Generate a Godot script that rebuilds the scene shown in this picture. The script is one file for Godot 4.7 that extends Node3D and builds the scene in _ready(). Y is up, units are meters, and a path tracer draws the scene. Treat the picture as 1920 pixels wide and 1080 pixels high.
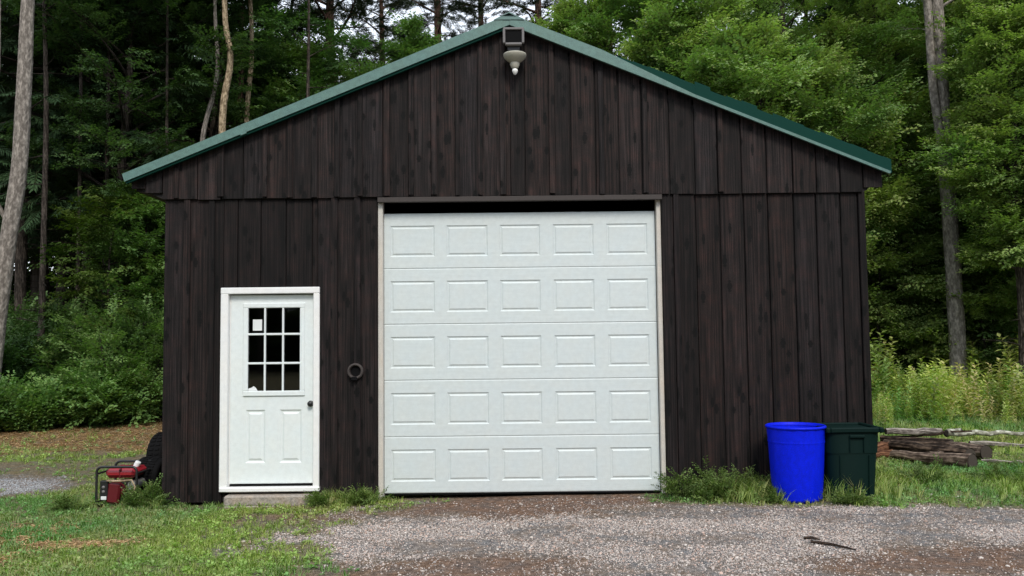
extends Node3D

# ---------------------------------------------------------------- mesh builder
class MB:
	var v := PackedVector3Array()
	var n := PackedVector3Array()
	var uv := PackedVector2Array()
	var c := PackedColorArray()
	var ix := PackedInt32Array()

	func vert(p: Vector3, nn: Vector3, t := Vector2.ZERO, col := Color.WHITE) -> int:
		v.append(p); n.append(nn); uv.append(t); c.append(col)
		return v.size() - 1

	# polygon given in any order round, turned so that it faces away from «inside»
	func poly(pts: Array, inside: Vector3, col := Color.WHITE, uvs: Array = []) -> void:
		var mid := Vector3.ZERO
		for p in pts: mid += p
		mid /= pts.size()
		var nn := Vector3.ZERO
		for i in pts.size():
			var a: Vector3 = pts[i] - mid
			var b: Vector3 = pts[(i + 1) % pts.size()] - mid
			nn += a.cross(b)
		if nn.length() < 1e-14: return
		nn = nn.normalized()
		var flip := nn.dot(mid - inside) < 0.0
		if flip: nn = -nn
		var first := v.size()
		for i in pts.size():
			var p: Vector3 = pts[i]
			var t := Vector2.ZERO
			if uvs.size() > i: t = uvs[i]
			elif absf(nn.y) > 0.7: t = Vector2(p.x, p.z)
			elif absf(nn.x) > 0.7: t = Vector2(p.z, p.y)
			else: t = Vector2(p.x, p.y)
			vert(p, nn, t, col)
		for i in range(1, pts.size() - 1):
			if flip: ix.append_array([first, first + i, first + i + 1])
			else: ix.append_array([first, first + i + 1, first + i])

	func box(at: Vector3, size: Vector3, ch := 0.0, turn := Basis.IDENTITY, col := Color.WHITE) -> void:
		var h := size * 0.5
		ch = minf(ch, minf(h.x, minf(h.y, h.z)) * 0.9)
		var ax := [Vector3.RIGHT, Vector3.UP, Vector3.BACK]
		var hh := [h.x, h.y, h.z]
		for a in 3:
			var b := (a + 1) % 3
			var d := (a + 2) % 3
			for s in [-1.0, 1.0]:
				var pts := []
				for q in [[-1, -1], [1, -1], [1, 1], [-1, 1]]:
					pts.append(at + turn * (ax[a] * s * hh[a] + ax[b] * q[0] * (hh[b] - ch) + ax[d] * q[1] * (hh[d] - ch)))
				poly(pts, at, col)
				if ch > 0.0:
					for s2 in [-1.0, 1.0]:
						var e := []
						for k in [-1.0, 1.0]: e.append(at + turn * (ax[a] * s * hh[a] + ax[b] * s2 * (hh[b] - ch) + ax[d] * k * (hh[d] - ch)))
						for k in [1.0, -1.0]: e.append(at + turn * (ax[a] * s * (hh[a] - ch) + ax[b] * s2 * hh[b] + ax[d] * k * (hh[d] - ch)))
						poly(e, at, col)
		if ch > 0.0:
			for sx in [-1.0, 1.0]:
				for sy in [-1.0, 1.0]:
					for sz in [-1.0, 1.0]:
						poly([at + turn * Vector3(sx * h.x, sy * (h.y - ch), sz * (h.z - ch)), at + turn * Vector3(sx * (h.x - ch), sy * h.y, sz * (h.z - ch)), at + turn * Vector3(sx * (h.x - ch), sy * (h.y - ch), sz * h.z)], at, col)

	# round bar along points; radii per point; ends closed
	func tube(pts: Array, rad: Array, sides := 8, col := Color.WHITE, caps := true, rough := 0.0, seed_ := 0.0) -> void:
		var rings := []
		var up := Vector3(0.31, 0.17, 0.93)
		var run := 0.0
		for i in pts.size():
			var p: Vector3 = pts[i]
			var dir: Vector3 = (pts[mini(i + 1, pts.size() - 1)] - pts[maxi(i - 1, 0)]).normalized()
			if absf(dir.dot(up)) > 0.95: up = Vector3(0.9, 0.3, 0.1)
			var x := (up - dir * up.dot(dir)).normalized()
			var y := dir.cross(x)
			up = x
			if i > 0: run += (p - pts[i - 1]).length()
			var ring := []
			for k in sides + 1:
				var a := TAU * k / sides
				var o := x * cos(a) + y * sin(a)
				var r: float = rad[i]
				if rough > 0.0:
					var kk := k % sides
					r *= 1.0 + rough * (sin(kk * 2.3 + seed_ + run * 1.7) * 0.6 + sin(kk * 5.1 + run * 4.3 + seed_ * 2.0) * 0.4)
				ring.append(vert(p + o * r, o, Vector2(float(k) / sides * maxf(0.25, TAU * rad[0]), run), col))
			rings.append(ring)
		for i in rings.size() - 1:
			for k in sides:
				var a0: int = rings[i][k]
				var a1: int = rings[i][k + 1]
				var b0: int = rings[i + 1][k]
				var b1: int = rings[i + 1][k + 1]
				ix.append_array([a0, b0, b1, a0, b1, a1])
		if caps:
			for e in [0, pts.size() - 1]:
				if rad[e] < 0.004: continue
				var pp := []
				for k in sides: pp.append(v[rings[e][k]])
				var other: Vector3 = pts[1] if e == 0 else pts[e - 1]
				poly(pp, other, col)

	# profile of Vector2(radius, height) turned round the y axis of «tr»; sharp corners stay sharp where two equal points follow
	func lathe(prof: Array, sides := 24, tr := Transform3D.IDENTITY, col := Color.WHITE, squash := Vector2.ONE, flute := 0.0, nf := 0) -> void:
		var rings := []
		for i in prof.size():
			var p: Vector2 = prof[i]
			var q0: Vector2 = prof[maxi(i - 1, 0)]
			var q1: Vector2 = prof[mini(i + 1, prof.size() - 1)]
			if i > 0 and q0.is_equal_approx(p): q0 = p
			if q1.is_equal_approx(p): q1 = p
			var d := (q1 - q0).normalized()
			var nn2 := Vector2(d.y, -d.x)
			var ring := []
			for k in sides + 1:
				var a := TAU * k / sides
				var f := 1.0
				if nf > 0: f = 1.0 + flute * cos(a * nf)
				var o := Vector3(cos(a) * squash.x, 0, sin(a) * squash.y)
				ring.append(vert(tr * (o * p.x * f + Vector3(0, p.y, 0)), (tr.basis * (Vector3(cos(a), 0, sin(a)) * nn2.x + Vector3(0, nn2.y, 0))).normalized(), Vector2(float(k) / sides, p.y), col))
			rings.append(ring)
		for i in rings.size() - 1:
			if (prof[i] as Vector2).is_equal_approx(prof[i + 1]): continue
			for k in sides:
				ix.append_array([rings[i][k], rings[i + 1][k], rings[i + 1][k + 1], rings[i][k], rings[i + 1][k + 1], rings[i][k + 1]])

	func leaf(base: Vector3, dir: Vector3, nrm: Vector3, l: float, w: float, col := Color.WHITE) -> void:
		var side := dir.cross(nrm).normalized()
		var m := base + dir * l * 0.42
		var lift := nrm * w * 0.16
		var i := v.size()
		var nn := nrm
		vert(base, nn, Vector2.ZERO, col)
		vert(m + side * w * 0.5 + lift, (nn - side * 0.3).normalized(), Vector2.ZERO, col)
		vert(base + dir * l - nrm * l * 0.12, nn, Vector2.ZERO, col)
		vert(m - side * w * 0.5 + lift, (nn + side * 0.3).normalized(), Vector2.ZERO, col)
		ix.append_array([i, i + 1, i + 2, i, i + 2, i + 3])

	func mesh(smooth := true, colours := true) -> ArrayMesh:
		var a := []
		a.resize(Mesh.ARRAY_MAX)
		for q in range(0, ix.size(), 3):
			var p0 := v[ix[q]]
			if (v[ix[q + 2]] - p0).cross(v[ix[q + 1]] - p0).dot(n[ix[q]] + n[ix[q + 1]] + n[ix[q + 2]]) < 0.0:
				var sw := ix[q + 1]
				ix[q + 1] = ix[q + 2]
				ix[q + 2] = sw
		a[Mesh.ARRAY_VERTEX] = v
		if smooth: a[Mesh.ARRAY_NORMAL] = n
		a[Mesh.ARRAY_TEX_UV] = uv
		if colours: a[Mesh.ARRAY_COLOR] = c
		a[Mesh.ARRAY_INDEX] = ix
		var m := ArrayMesh.new()
		m.add_surface_from_arrays(Mesh.PRIMITIVE_TRIANGLES, a)
		return m


# ---------------------------------------------------------------- naming
var taken := {}
var rng := RandomNumberGenerator.new()
var M := {}

func numbered(called: String) -> String:
	if not taken.has(called):
		taken[called] = 0
		return called
	taken[called] += 1
	return "%s_%03d" % [called, taken[called]]

func tag(o: Node, label: String, category: String, group := "", kind := "") -> void:
	if label: o.set_meta("label", label)
	if category: o.set_meta("category", category)
	if group: o.set_meta("group", group)
	if kind: o.set_meta("kind", kind)

func thing(called: String, label: String, category: String, at := Vector3.ZERO, group := "") -> Node3D:
	var o := Node3D.new()
	o.name = numbered(called)
	add_child(o)
	o.position = at
	tag(o, label, category, group)
	return o

func part(called: String, m: Mesh, mat: Material, parent: Node = null) -> MeshInstance3D:
	var o := MeshInstance3D.new()
	o.mesh = m
	o.material_override = mat
	if parent == null:
		o.name = numbered(called)
		add_child(o)
	else:
		var k := 0
		var nm := called
		while parent.has_node(NodePath(nm)):
			k += 1
			nm = "%s_%03d" % [called, k]
		o.name = nm
		parent.add_child(o, true)
	return o

func many(called: String, m: Mesh, mat: Material, where: Array, tint: Array, parent: Node = null) -> MultiMeshInstance3D:
	var mm := MultiMesh.new()
	mm.transform_format = MultiMesh.TRANSFORM_3D
	mm.use_colors = true
	mm.mesh = m
	mm.instance_count = where.size()
	for i in where.size():
		mm.set_instance_transform(i, where[i])
		mm.set_instance_color(i, tint[i])
	var o := MultiMeshInstance3D.new()
	o.multimesh = mm
	o.material_override = mat
	o.name = numbered(called) if parent == null else called
	o.set_meta("kind", "stuff")
	if parent == null: add_child(o)
	else: parent.add_child(o, true)
	return o

func rr(a: float, b: float) -> float: return rng.randf_range(a, b)

func lin(r: float, g: float, b: float) -> Color: return Color(r, g, b).linear_to_srgb()

func mat(col: Color, rough := 0.7, metal := 0.0, spec := 0.5) -> StandardMaterial3D:
	var m := StandardMaterial3D.new()
	m.albedo_color = col
	m.roughness = rough
	m.metallic = metal
	m.metallic_specular = spec
	return m

func tex(img: Image) -> ImageTexture: return ImageTexture.create_from_image(img)

func noise_bytes(w: int, h: int, freq: float, seed_: int, oct := 4) -> PackedByteArray:
	var f := FastNoiseLite.new()
	f.seed = seed_
	f.noise_type = FastNoiseLite.TYPE_SIMPLEX_SMOOTH
	f.frequency = freq
	f.fractal_octaves = oct
	var im := f.get_seamless_image(w, h)
	im.convert(Image.FORMAT_L8)
	return im.get_data()

func stretched(w: int, h: int, sw: int, sh: int, freq: float, seed_: int, oct := 4) -> PackedByteArray:
	var f := FastNoiseLite.new()
	f.seed = seed_
	f.noise_type = FastNoiseLite.TYPE_SIMPLEX_SMOOTH
	f.frequency = freq
	f.fractal_octaves = oct
	var im := f.get_seamless_image(sw, sh)
	im.convert(Image.FORMAT_L8)
	im.resize(w, h, Image.INTERPOLATE_CUBIC)
	return im.get_data()

# ---------------------------------------------------------------- textures
func wood_images() -> Array:
	var w := 512
	var h := 1024
	var fine := stretched(w, h, 512, 24, 0.09, 3, 4)
	var broad := stretched(w, h, 256, 20, 0.03, 7, 3)
	var blot := noise_bytes(w, h, 0.012, 11, 4)
	var speck := noise_bytes(w, h, 0.11, 19, 3)
	var kn := []
	var r := RandomNumberGenerator.new()
	r.seed = 5
	for i in 46: kn.append([r.randf() * w, r.randf() * h, r.randf_range(7, 15), r.randf_range(9, 18), r.randf_range(0.75, 1.0)])
	var dark := PackedFloat32Array()
	dark.resize(w * h)
	dark.fill(0.0)
	for k in kn:
		var rx: float = k[2]
		var ry: float = k[3]
		for dy in range(int(-ry * 3.2), int(ry * 3.2) + 1):
			for dx in range(int(-rx * 2.2), int(rx * 2.2) + 1):
				var d := sqrt(pow(dx / rx, 2) + pow(dy / (ry * (1.6 if absf(dy) > ry else 1.0)), 2))
				var s := 0.0
				if d < 1.0: s = 1.0
				elif d < 2.2: s = (1.0 - (d - 1.0) / 1.2) * (0.16 + 0.2 * sin(d * 17.0))
				if s <= 0.0: continue
				var px := posmod(int(k[0]) + dx, w)
				var py := posmod(int(k[1]) + dy, h)
				dark[py * w + px] = maxf(dark[py * w + px], s * k[4])
	var rgb := PackedByteArray()
	rgb.resize(w * h * 3)
	var ht := PackedByteArray()
	ht.resize(w * h)
	for i in w * h:
		var g: float = fine[i] / 255.0
		var b: float = broad[i] / 255.0
		var t: float = blot[i] / 255.0
		var s: float = speck[i] / 255.0
		var k: float = dark[i]
		var l := 0.66 + (g - 0.5) * 0.85 + (b - 0.5) * 0.30 + (t - 0.5) * 0.12 + (s - 0.5) * 0.22
		l = clampf(l, 0.18, 1.3) * (1.0 - 0.85 * k)
		var red := clampf((t - 0.42) * 2.2, 0.0, 1.0) * (1.0 - k)
		rgb[i * 3] = int(clampf((111 + 13 * red) * l, 0, 255))
		rgb[i * 3 + 1] = int(clampf((104 + 1 * red) * l, 0, 255))
		rgb[i * 3 + 2] = int(clampf((104 - 2 * red) * l, 0, 255))
		ht[i] = int(clampf(255.0 * (0.55 + (g - 0.5) * 0.7 - 0.3 * k + (s - 0.5) * 0.2), 0, 255))
	return [Image.create_from_data(w, h, false, Image.FORMAT_RGB8, rgb), Image.create_from_data(w, h, false, Image.FORMAT_L8, ht)]

func bark_images(a: Color, b: Color, sw: int, sh: int, freq: float, seed_: int, hard: float) -> Array:
	var w := 256
	var h := 512
	var f := stretched(w, h, sw, sh, freq, seed_, 4)
	var t := noise_bytes(w, h, 0.02, seed_ + 5, 3)
	var s := noise_bytes(w, h, 0.15, seed_ + 9, 2)
	var rgb := PackedByteArray()
	rgb.resize(w * h * 3)
	var ht := PackedByteArray()
	ht.resize(w * h)
	for i in w * h:
		var k := clampf((f[i] / 255.0 - 0.5) * hard + 0.5, 0.0, 1.0)
		var cc := a.lerp(b, clampf(k * 0.75 + (t[i] / 255.0 - 0.5) * 0.9 + (s[i] / 255.0 - 0.5) * 0.35, 0.0, 1.0))
		rgb[i * 3] = int(cc.r * 255)
		rgb[i * 3 + 1] = int(cc.g * 255)
		rgb[i * 3 + 2] = int(cc.b * 255)
		ht[i] = int(k * 255)
	return [Image.create_from_data(w, h, false, Image.FORMAT_RGB8, rgb), Image.create_from_data(w, h, false, Image.FORMAT_L8, ht)]

func grain_image(seed_: int, lo: float, hi: float, warm: float) -> Image:
	var w := 512
	var a := noise_bytes(w, w, 0.2, seed_, 3)
	var b := noise_bytes(w, w, 0.03, seed_ + 3, 4)
	var d := noise_bytes(w, w, 0.008, seed_ + 8, 3)
	var rgb := PackedByteArray()
	rgb.resize(w * w * 3)
	for i in w * w:
		var k := clampf(0.5 + (a[i] / 255.0 - 0.5) * 1.5 + (b[i] / 255.0 - 0.5) * 0.8, 0.0, 1.0)
		var l := lerpf(lo, hi, k)
		var q := (d[i] / 255.0 - 0.5) * warm
		rgb[i * 3] = int(clampf(l + q, 0, 1) * 255)
		rgb[i * 3 + 1] = int(clampf(l, 0, 1) * 255)
		rgb[i * 3 + 2] = int(clampf(l - q, 0, 1) * 255)
	return Image.create_from_data(w, w, false, Image.FORMAT_RGB8, rgb)

func make_materials() -> void:
	var wi := wood_images()
	var wt := tex(wi[0])
	var wh := tex(wi[1])
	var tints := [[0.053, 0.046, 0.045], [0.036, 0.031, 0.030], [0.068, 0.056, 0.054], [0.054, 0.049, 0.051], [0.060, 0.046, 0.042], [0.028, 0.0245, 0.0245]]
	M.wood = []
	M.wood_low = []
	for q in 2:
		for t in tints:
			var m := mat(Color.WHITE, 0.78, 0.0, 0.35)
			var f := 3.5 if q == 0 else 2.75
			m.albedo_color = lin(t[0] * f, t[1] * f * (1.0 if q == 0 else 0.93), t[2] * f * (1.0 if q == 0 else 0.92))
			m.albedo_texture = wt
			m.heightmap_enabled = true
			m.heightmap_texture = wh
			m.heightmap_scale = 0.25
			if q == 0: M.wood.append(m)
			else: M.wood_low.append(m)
	M.backing = mat(lin(0.012, 0.010, 0.010), 0.9)
	var dirt := grain_image(61, 0.95, 1.0, 0.012)
	M.white_door = mat(lin(0.78, 0.83, 0.83), 0.42)
	M.white_frame = mat(lin(0.86, 0.86, 0.85), 0.4)
	M.garage_white = mat(lin(0.64, 0.70, 0.70), 0.5)
	for m in [M.white_door, M.garage_white, M.white_frame]:
		m.albedo_texture = tex(dirt)
		m.uv1_triplanar = true
		m.uv1_scale = Vector3(0.9, 0.9, 0.9)
	var emb := stretched(256, 256, 24, 256, 0.08, 71, 4)
	M.garage_white.uv1_triplanar = false
	M.garage_white.heightmap_enabled = true
	M.garage_white.heightmap_texture = tex(Image.create_from_data(256, 256, false, Image.FORMAT_L8, emb))
	M.garage_white.heightmap_scale = 0.06
	M.jamb = mat(lin(0.62, 0.58, 0.52), 0.6)
	M.jamb.albedo_texture = tex(grain_image(77, 0.9, 1.0, 0.04))
	M.jamb.uv1_triplanar = true
	M.jamb.uv1_scale = Vector3(1.3, 0.5, 1.3)
	M.rubber = mat(lin(0.006, 0.006, 0.0065), 0.8, 0.0, 0.2)
	M.teal = mat(lin(0.115, 0.225, 0.195), 0.42)
	M.teal.albedo_texture = tex(grain_image(91, 0.8, 1.0, 0.03))
	M.teal.uv1_triplanar = true
	M.teal.uv1_scale = Vector3(0.8, 0.8, 0.8)
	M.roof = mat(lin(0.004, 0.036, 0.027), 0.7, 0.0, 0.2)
	M.ridge = mat(lin(0.09, 0.17, 0.155), 0.4)
	M.glass = mat(Color(0.02, 0.025, 0.025, 0.02), 0.03)
	M.glass.transparency = BaseMaterial3D.TRANSPARENCY_ALPHA
	M.black = mat(lin(0.01, 0.01, 0.011), 0.4)
	M.black_paint = mat(lin(0.014, 0.014, 0.015), 0.45)
	M.red = mat(lin(0.30, 0.018, 0.028), 0.32)
	M.red_dark = mat(lin(0.11, 0.008, 0.014), 0.4)
	M.steel = mat(lin(0.45, 0.45, 0.45), 0.4, 0.6)
	M.paper = mat(lin(0.72, 0.74, 0.74), 0.8)
	M.pale = mat(lin(0.55, 0.52, 0.42), 0.6)
	M.grey_frame = mat(lin(0.15, 0.14, 0.14), 0.55)
	M.cream = mat(lin(0.42, 0.40, 0.33), 0.5)
	M.bulb = mat(lin(0.85, 0.85, 0.82), 0.15)
	M.blue = mat(lin(0.001, 0.016, 0.84), 0.5, 0.0, 0.3)
	M.blue.albedo_texture = tex(grain_image(52, 0.8, 1.0, 0.0))
	M.blue.uv1_triplanar = true
	M.blue.uv1_scale = Vector3(1.4, 0.7, 1.4)
	M.green_bin = mat(lin(0.003, 0.013, 0.011), 0.55, 0.0, 0.22)
	M.rust = mat(lin(0.045, 0.036, 0.033), 0.75)
	M.concrete = mat(lin(0.52, 0.45, 0.38), 0.9)
	M.concrete.albedo_texture = tex(grain_image(33, 0.55, 1.0, 0.05))
	M.concrete.uv1_triplanar = true
	M.concrete.uv1_scale = Vector3(1.5, 1.5, 1.5)
	M.ground = mat(Color.WHITE, 0.95, 0.0, 0.2)
	M.ground.vertex_color_use_as_albedo = true
	M.ground.albedo_texture = tex(grain_image(21, 0.45, 1.0, 0.10))
	M.ground.uv1_scale = Vector3(0.9, 0.9, 0.9)
	M.ground.heightmap_enabled = true
	M.ground.heightmap_texture = M.ground.albedo_texture
	M.ground.heightmap_scale = 2.0
	var barks := {
		"beech": [Color(0.40, 0.375, 0.35), Color(0.66, 0.625, 0.59), 48, 96, 0.05, 41, 1.4],
		"pine": [Color(0.20, 0.15, 0.125), Color(0.50, 0.39, 0.33), 96, 48, 0.07, 42, 2.4],
		"dark": [Color(0.19, 0.17, 0.155), Color(0.42, 0.38, 0.35), 96, 32, 0.08, 43, 2.2],
		"pale": [Color(0.46, 0.40, 0.32), Color(0.76, 0.68, 0.57), 40, 128, 0.06, 44, 1.8],
		"grey": [Color(0.36, 0.335, 0.315), Color(0.68, 0.645, 0.61), 128, 24, 0.08, 45, 2.4],
		"log": [Color(0.13, 0.105, 0.09), Color(0.46, 0.39, 0.33), 128, 24, 0.08, 46, 2.0],
		"log_pale": [Color(0.24, 0.20, 0.175), Color(0.60, 0.53, 0.47), 128, 24, 0.08, 49, 1.8],
		"log_red": [Color(0.28, 0.18, 0.13), Color(0.54, 0.39, 0.29), 128, 20, 0.08, 47, 2.0],
		"birch": [Color(0.48, 0.47, 0.42), Color(0.80, 0.80, 0.74), 40, 128, 0.06, 48, 1.8]}
	for k in barks:
		var b: Array = barks[k]
		var im := bark_images(b[0], b[1], b[2], b[3], b[4], b[5], b[6])
		var m := mat(Color.WHITE, 0.9, 0.0, 0.25)
		m.albedo_texture = tex(im[0])
		m.heightmap_enabled = true
		m.heightmap_texture = tex(im[1])
		m.heightmap_scale = 1.2
		m.uv1_scale = Vector3(2.0, 0.8, 1.0)
		M[k] = m
	M.cut = mat(lin(0.05, 0.038, 0.03), 0.95)
	M.leaf = mat(Color.WHITE, 0.55, 0.0, 0.32)
	M.leaf.vertex_color_use_as_albedo = true
	M.leaf.backlight_enabled = true
	M.leaf.backlight = lin(0.65, 0.85, 0.3)
	M.leaf.cull_mode = BaseMaterial3D.CULL_DISABLED
	M.needle = mat(Color.WHITE, 0.6, 0.0, 0.3)
	M.needle.vertex_color_use_as_albedo = true
	M.needle.cull_mode = BaseMaterial3D.CULL_DISABLED
	M.stone = mat(Color.WHITE, 0.85, 0.0, 0.3)
	M.stone.vertex_color_use_as_albedo = true
	M.litter = mat(Color.WHITE, 0.9, 0.0, 0.2)
	M.litter.vertex_color_use_as_albedo = true

# ---------------------------------------------------------------- ground
var wob := FastNoiseLite.new()
var wob2 := FastNoiseLite.new()

func ground_y(x: float, z: float) -> float:
	var y := 0.05 + 0.012 * clampf(x, -6.0, 6.0)
	var far := maxf(0.0, maxf(absf(x) - 5.0, -z - 1.0))
	y += clampf(far * 0.05, 0.0, 1.0) * wob.get_noise_2d(x * 4.0, z * 4.0) * 0.35
	y += wob2.get_noise_2d(x * 10.0, z * 10.0) * 0.012
	return y

func ell(x: float, z: float, cx: float, cz: float, rx: float, rz: float, soft := 0.35, turn := 0.0) -> float:
	var dx := x - cx
	var dz := z - cz
	var u := dx * cos(turn) + dz * sin(turn)
	var w := -dx * sin(turn) + dz * cos(turn)
	var d := sqrt(u * u / (rx * rx) + w * w / (rz * rz)) + wob2.get_noise_2d(x * 22.0, z * 22.0) * 0.35
	return 1.0 - smoothstep(1.0 - soft, 1.0 + soft, d)

# x: gravel, y: grass, z: dry tan litter, w: brown dirt
func cover(x: float, z: float) -> Vector4:
	var nn := wob2.get_noise_2d(x * 14.0, z * 14.0)
	var n2 := wob.get_noise_2d(x * 9.0 + 50.0, z * 9.0)
	# drive: left edge and far edge
	var left := -1.35
	if z < 1.28: left = lerpf(-0.75, -2.05, clampf((z - 0.1) / 1.2, 0.0, 1.0))
	elif z < 2.4: left = lerpf(-2.05, -1.3, (z - 1.28) / 1.12)
	else: left = lerpf(-1.3, -0.5, clampf((z - 2.4) / 2.0, 0.0, 1.0))
	var top := 0.12
	if x > 1.3: top = 0.50 + (x - 1.3) * 0.16
	var drive := smoothstep(-0.45, 0.4, x - left + nn * 1.0 + n2 * 0.9 - 0.1) * smoothstep(-0.16, 0.16, z - top + nn * 0.22)
	var dirt := ell(x, z, 0.15, 0.36, 1.3, 0.6)
	dirt = maxf(dirt, ell(x, z, -0.35, 2.75, 0.95, 0.5, 0.5) * 0.85)
	dirt = maxf(dirt, ell(x, z, 3.3, 2.75, 1.3, 0.42, 0.5) * 0.95)
	dirt = maxf(dirt, ell(x, z, -2.6, 0.24, 1.0, 0.17, 0.5) * 0.85)
	dirt = maxf(dirt, ell(x, z, -2.0, 0.75, 0.7, 0.22, 0.6) * 0.6)
	var tan := ell(x, z, -3.72, 1.65, 0.5, 0.14)
	var tz := -7.2 - 0.15 * (x + 8.0)
	tan = maxf(tan, smoothstep(-5.2, -6.2, x) * (1.0 - smoothstep(1.6, 2.7, absf(z - tz) + n2 * 1.2)))
	tan = maxf(tan, 0.55 * smoothstep(0.05, 0.35, n2) * smoothstep(-3.7, -4.2, x))
	var gravel := drive * (1.0 - 0.93 * dirt)
	gravel = maxf(gravel, ell(x, z, -6.5, -1.75, 1.35, 0.62, 0.35, 0.35))
	var woods := 1.0 - smoothstep(-15.5, -12.5, z)
	woods = maxf(woods, smoothstep(9.5, 11.5, -x - z * 0.12))
	var grass := (1.0 - drive) * (1.0 - clampf(tan * 0.75, 0.0, 1.0)) * (1.0 - clampf(dirt * 0.9, 0.0, 1.0)) * (1.0 - gravel)
	grass *= clampf(0.62 + n2 * 1.1 + nn * 0.9, 0.06, 1.0)
	if x > 3.0: grass = (1.0 - drive) * (1.0 - dirt * 0.5)
	if absf(x) < 3.62 and z < 0.0 and z > -9.0: grass = 0.0
	return Vector4(gravel, grass, tan, maxf(dirt, woods * 0.7))

func build_ground() -> void:
	wob.seed = 2; wob.frequency = 0.02; wob.fractal_octaves = 3
	wob2.seed = 9; wob2.frequency = 0.06; wob2.fractal_octaves = 3
	var xs := []
	var zs := []
	var x := -11.0
	for q in [-160.0, -110.0, -80.0, -60.0, -45.0, -34.0, -27.0, -22.0, -18.0, -15.0, -13.0, -12.0]: xs.append(q)
	while x < 11.01:
		xs.append(x)
		x += 0.09
	for q in [12.0, 13.0, 15.0, 18.0, 22.0, 27.0, 34.0, 45.0, 60.0, 80.0, 110.0, 160.0]: xs.append(q)
	for q in [-160.0, -110.0, -80.0, -60.0, -45.0, -34.0, -27.0, -23.0, -20.0, -18.0, -17.0]: zs.append(q)
	var z := -16.5
	while z < -4.0:
		zs.append(z)
		z += 0.25
	while z < 4.5:
		zs.append(z)
		z += 0.08
	for q in [5.0, 6.0, 8.0, 11.0, 15.0, 20.0, 27.0, 36.0, 50.0, 80.0, 120.0, 160.0]: zs.append(q)
	var b := MB.new()
	for zz in zs:
		for xx in xs:
			var k := cover(xx, zz)
			var col := Color(0.34, 0.28, 0.19)
			col = col.lerp(Color(0.33, 0.34, 0.17), clampf(k.y * 0.8, 0.0, 1.0))
			col = col.lerp(Color(0.47, 0.345, 0.20), clampf(k.z * 0.85, 0.0, 1.0))
			col = col.lerp(Color(0.41, 0.36, 0.325), clampf(k.x, 0.0, 1.0))
			var red := Color(0.33, 0.215, 0.165)
			if zz < -10.0 or absf(xx) > 9.5: red = Color(0.21, 0.16, 0.11)
			col = col.lerp(red, clampf(k.w, 0.0, 1.0) * 0.9)
			b.vert(Vector3(xx, ground_y(xx, zz), zz), Vector3.UP, Vector2(xx, zz), col)
	var w := xs.size()
	for j in zs.size() - 1:
		for i in w - 1:
			var p := j * w + i
			b.ix.append_array([p, p + 1, p + w + 1, p, p + w + 1, p + w])
	for i in b.v.size():
		var p := b.v[i]
		b.n[i] = Vector3(-(ground_y(p.x + 0.05, p.z) - ground_y(p.x - 0.05, p.z)) * 10.0, 1.0, -(ground_y(p.x, p.z + 0.05) - ground_y(p.x, p.z - 0.05)) * 10.0).normalized()
	var o := part("ground", b.mesh(), M.ground)
	o.set_meta("kind", "structure")
	o.set_meta("label", "soil and dirt yard round the dark wooden garage")

# ---------------------------------------------------------------- small plants
func grass_tuft(r: RandomNumberGenerator, blades: int, hgt: float, spread: float, wid: float) -> ArrayMesh:
	var b := MB.new()
	for i in blades:
		var a := r.randf() * TAU
		var o := Vector3(cos(a), 0, sin(a)) * r.randf() * spread
		var lean := Vector3(cos(a + r.randf_range(-1, 1)), 0, sin(a + r.randf_range(-1, 1))) * r.randf_range(0.15, 0.9)
		var h := hgt * r.randf_range(0.5, 1.1)
		var s := Vector3(-sin(a + 0.7), 0, cos(a + 0.7)) * wid * 0.5
		var p1 := o + Vector3.UP * h * 0.6 + lean * h * 0.25
		var p2 := o + Vector3.UP * h * 0.95 + lean * h * 0.8
		var g := r.randf_range(0.75, 1.25)
		var col := Color(g * r.randf_range(0.85, 1.25), g, g * 0.9)
		var k := b.v.size()
		var nn := Vector3(cos(a), 1.6, sin(a)).normalized()
		b.vert(o - s, nn, Vector2.ZERO, col); b.vert(o + s, nn, Vector2.ZERO, col)
		b.vert(p1 - s * 0.8, nn, Vector2.ZERO, col); b.vert(p1 + s * 0.8, nn, Vector2.ZERO, col)
		b.vert(p2, nn, Vector2.ZERO, col)
		b.ix.append_array([k, k + 1, k + 3, k, k + 3, k + 2, k + 2, k + 3, k + 4])
	return b.mesh()

func rosette(r: RandomNumberGenerator, leaves: int, l: float) -> ArrayMesh:
	var b := MB.new()
	for i in leaves:
		var a := r.randf() * TAU
		var up := r.randf_range(0.15, 1.1)
		var d := Vector3(cos(a), up, sin(a)).normalized()
		var nn := (Vector3.UP - d * d.y + Vector3(r.randf_range(-0.3, 0.3), 0.2, r.randf_range(-0.3, 0.3))).normalized()
		var g := r.randf_range(0.75, 1.25)
		b.leaf(Vector3(cos(a) * 0.01, r.randf_range(0.0, l * 0.6), sin(a) * 0.01) + d * l * r.randf_range(0.0, 0.5), d, nn, l * r.randf_range(0.6, 1.1), l * 0.6, Color(g, g, g))
	return b.mesh()

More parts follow.
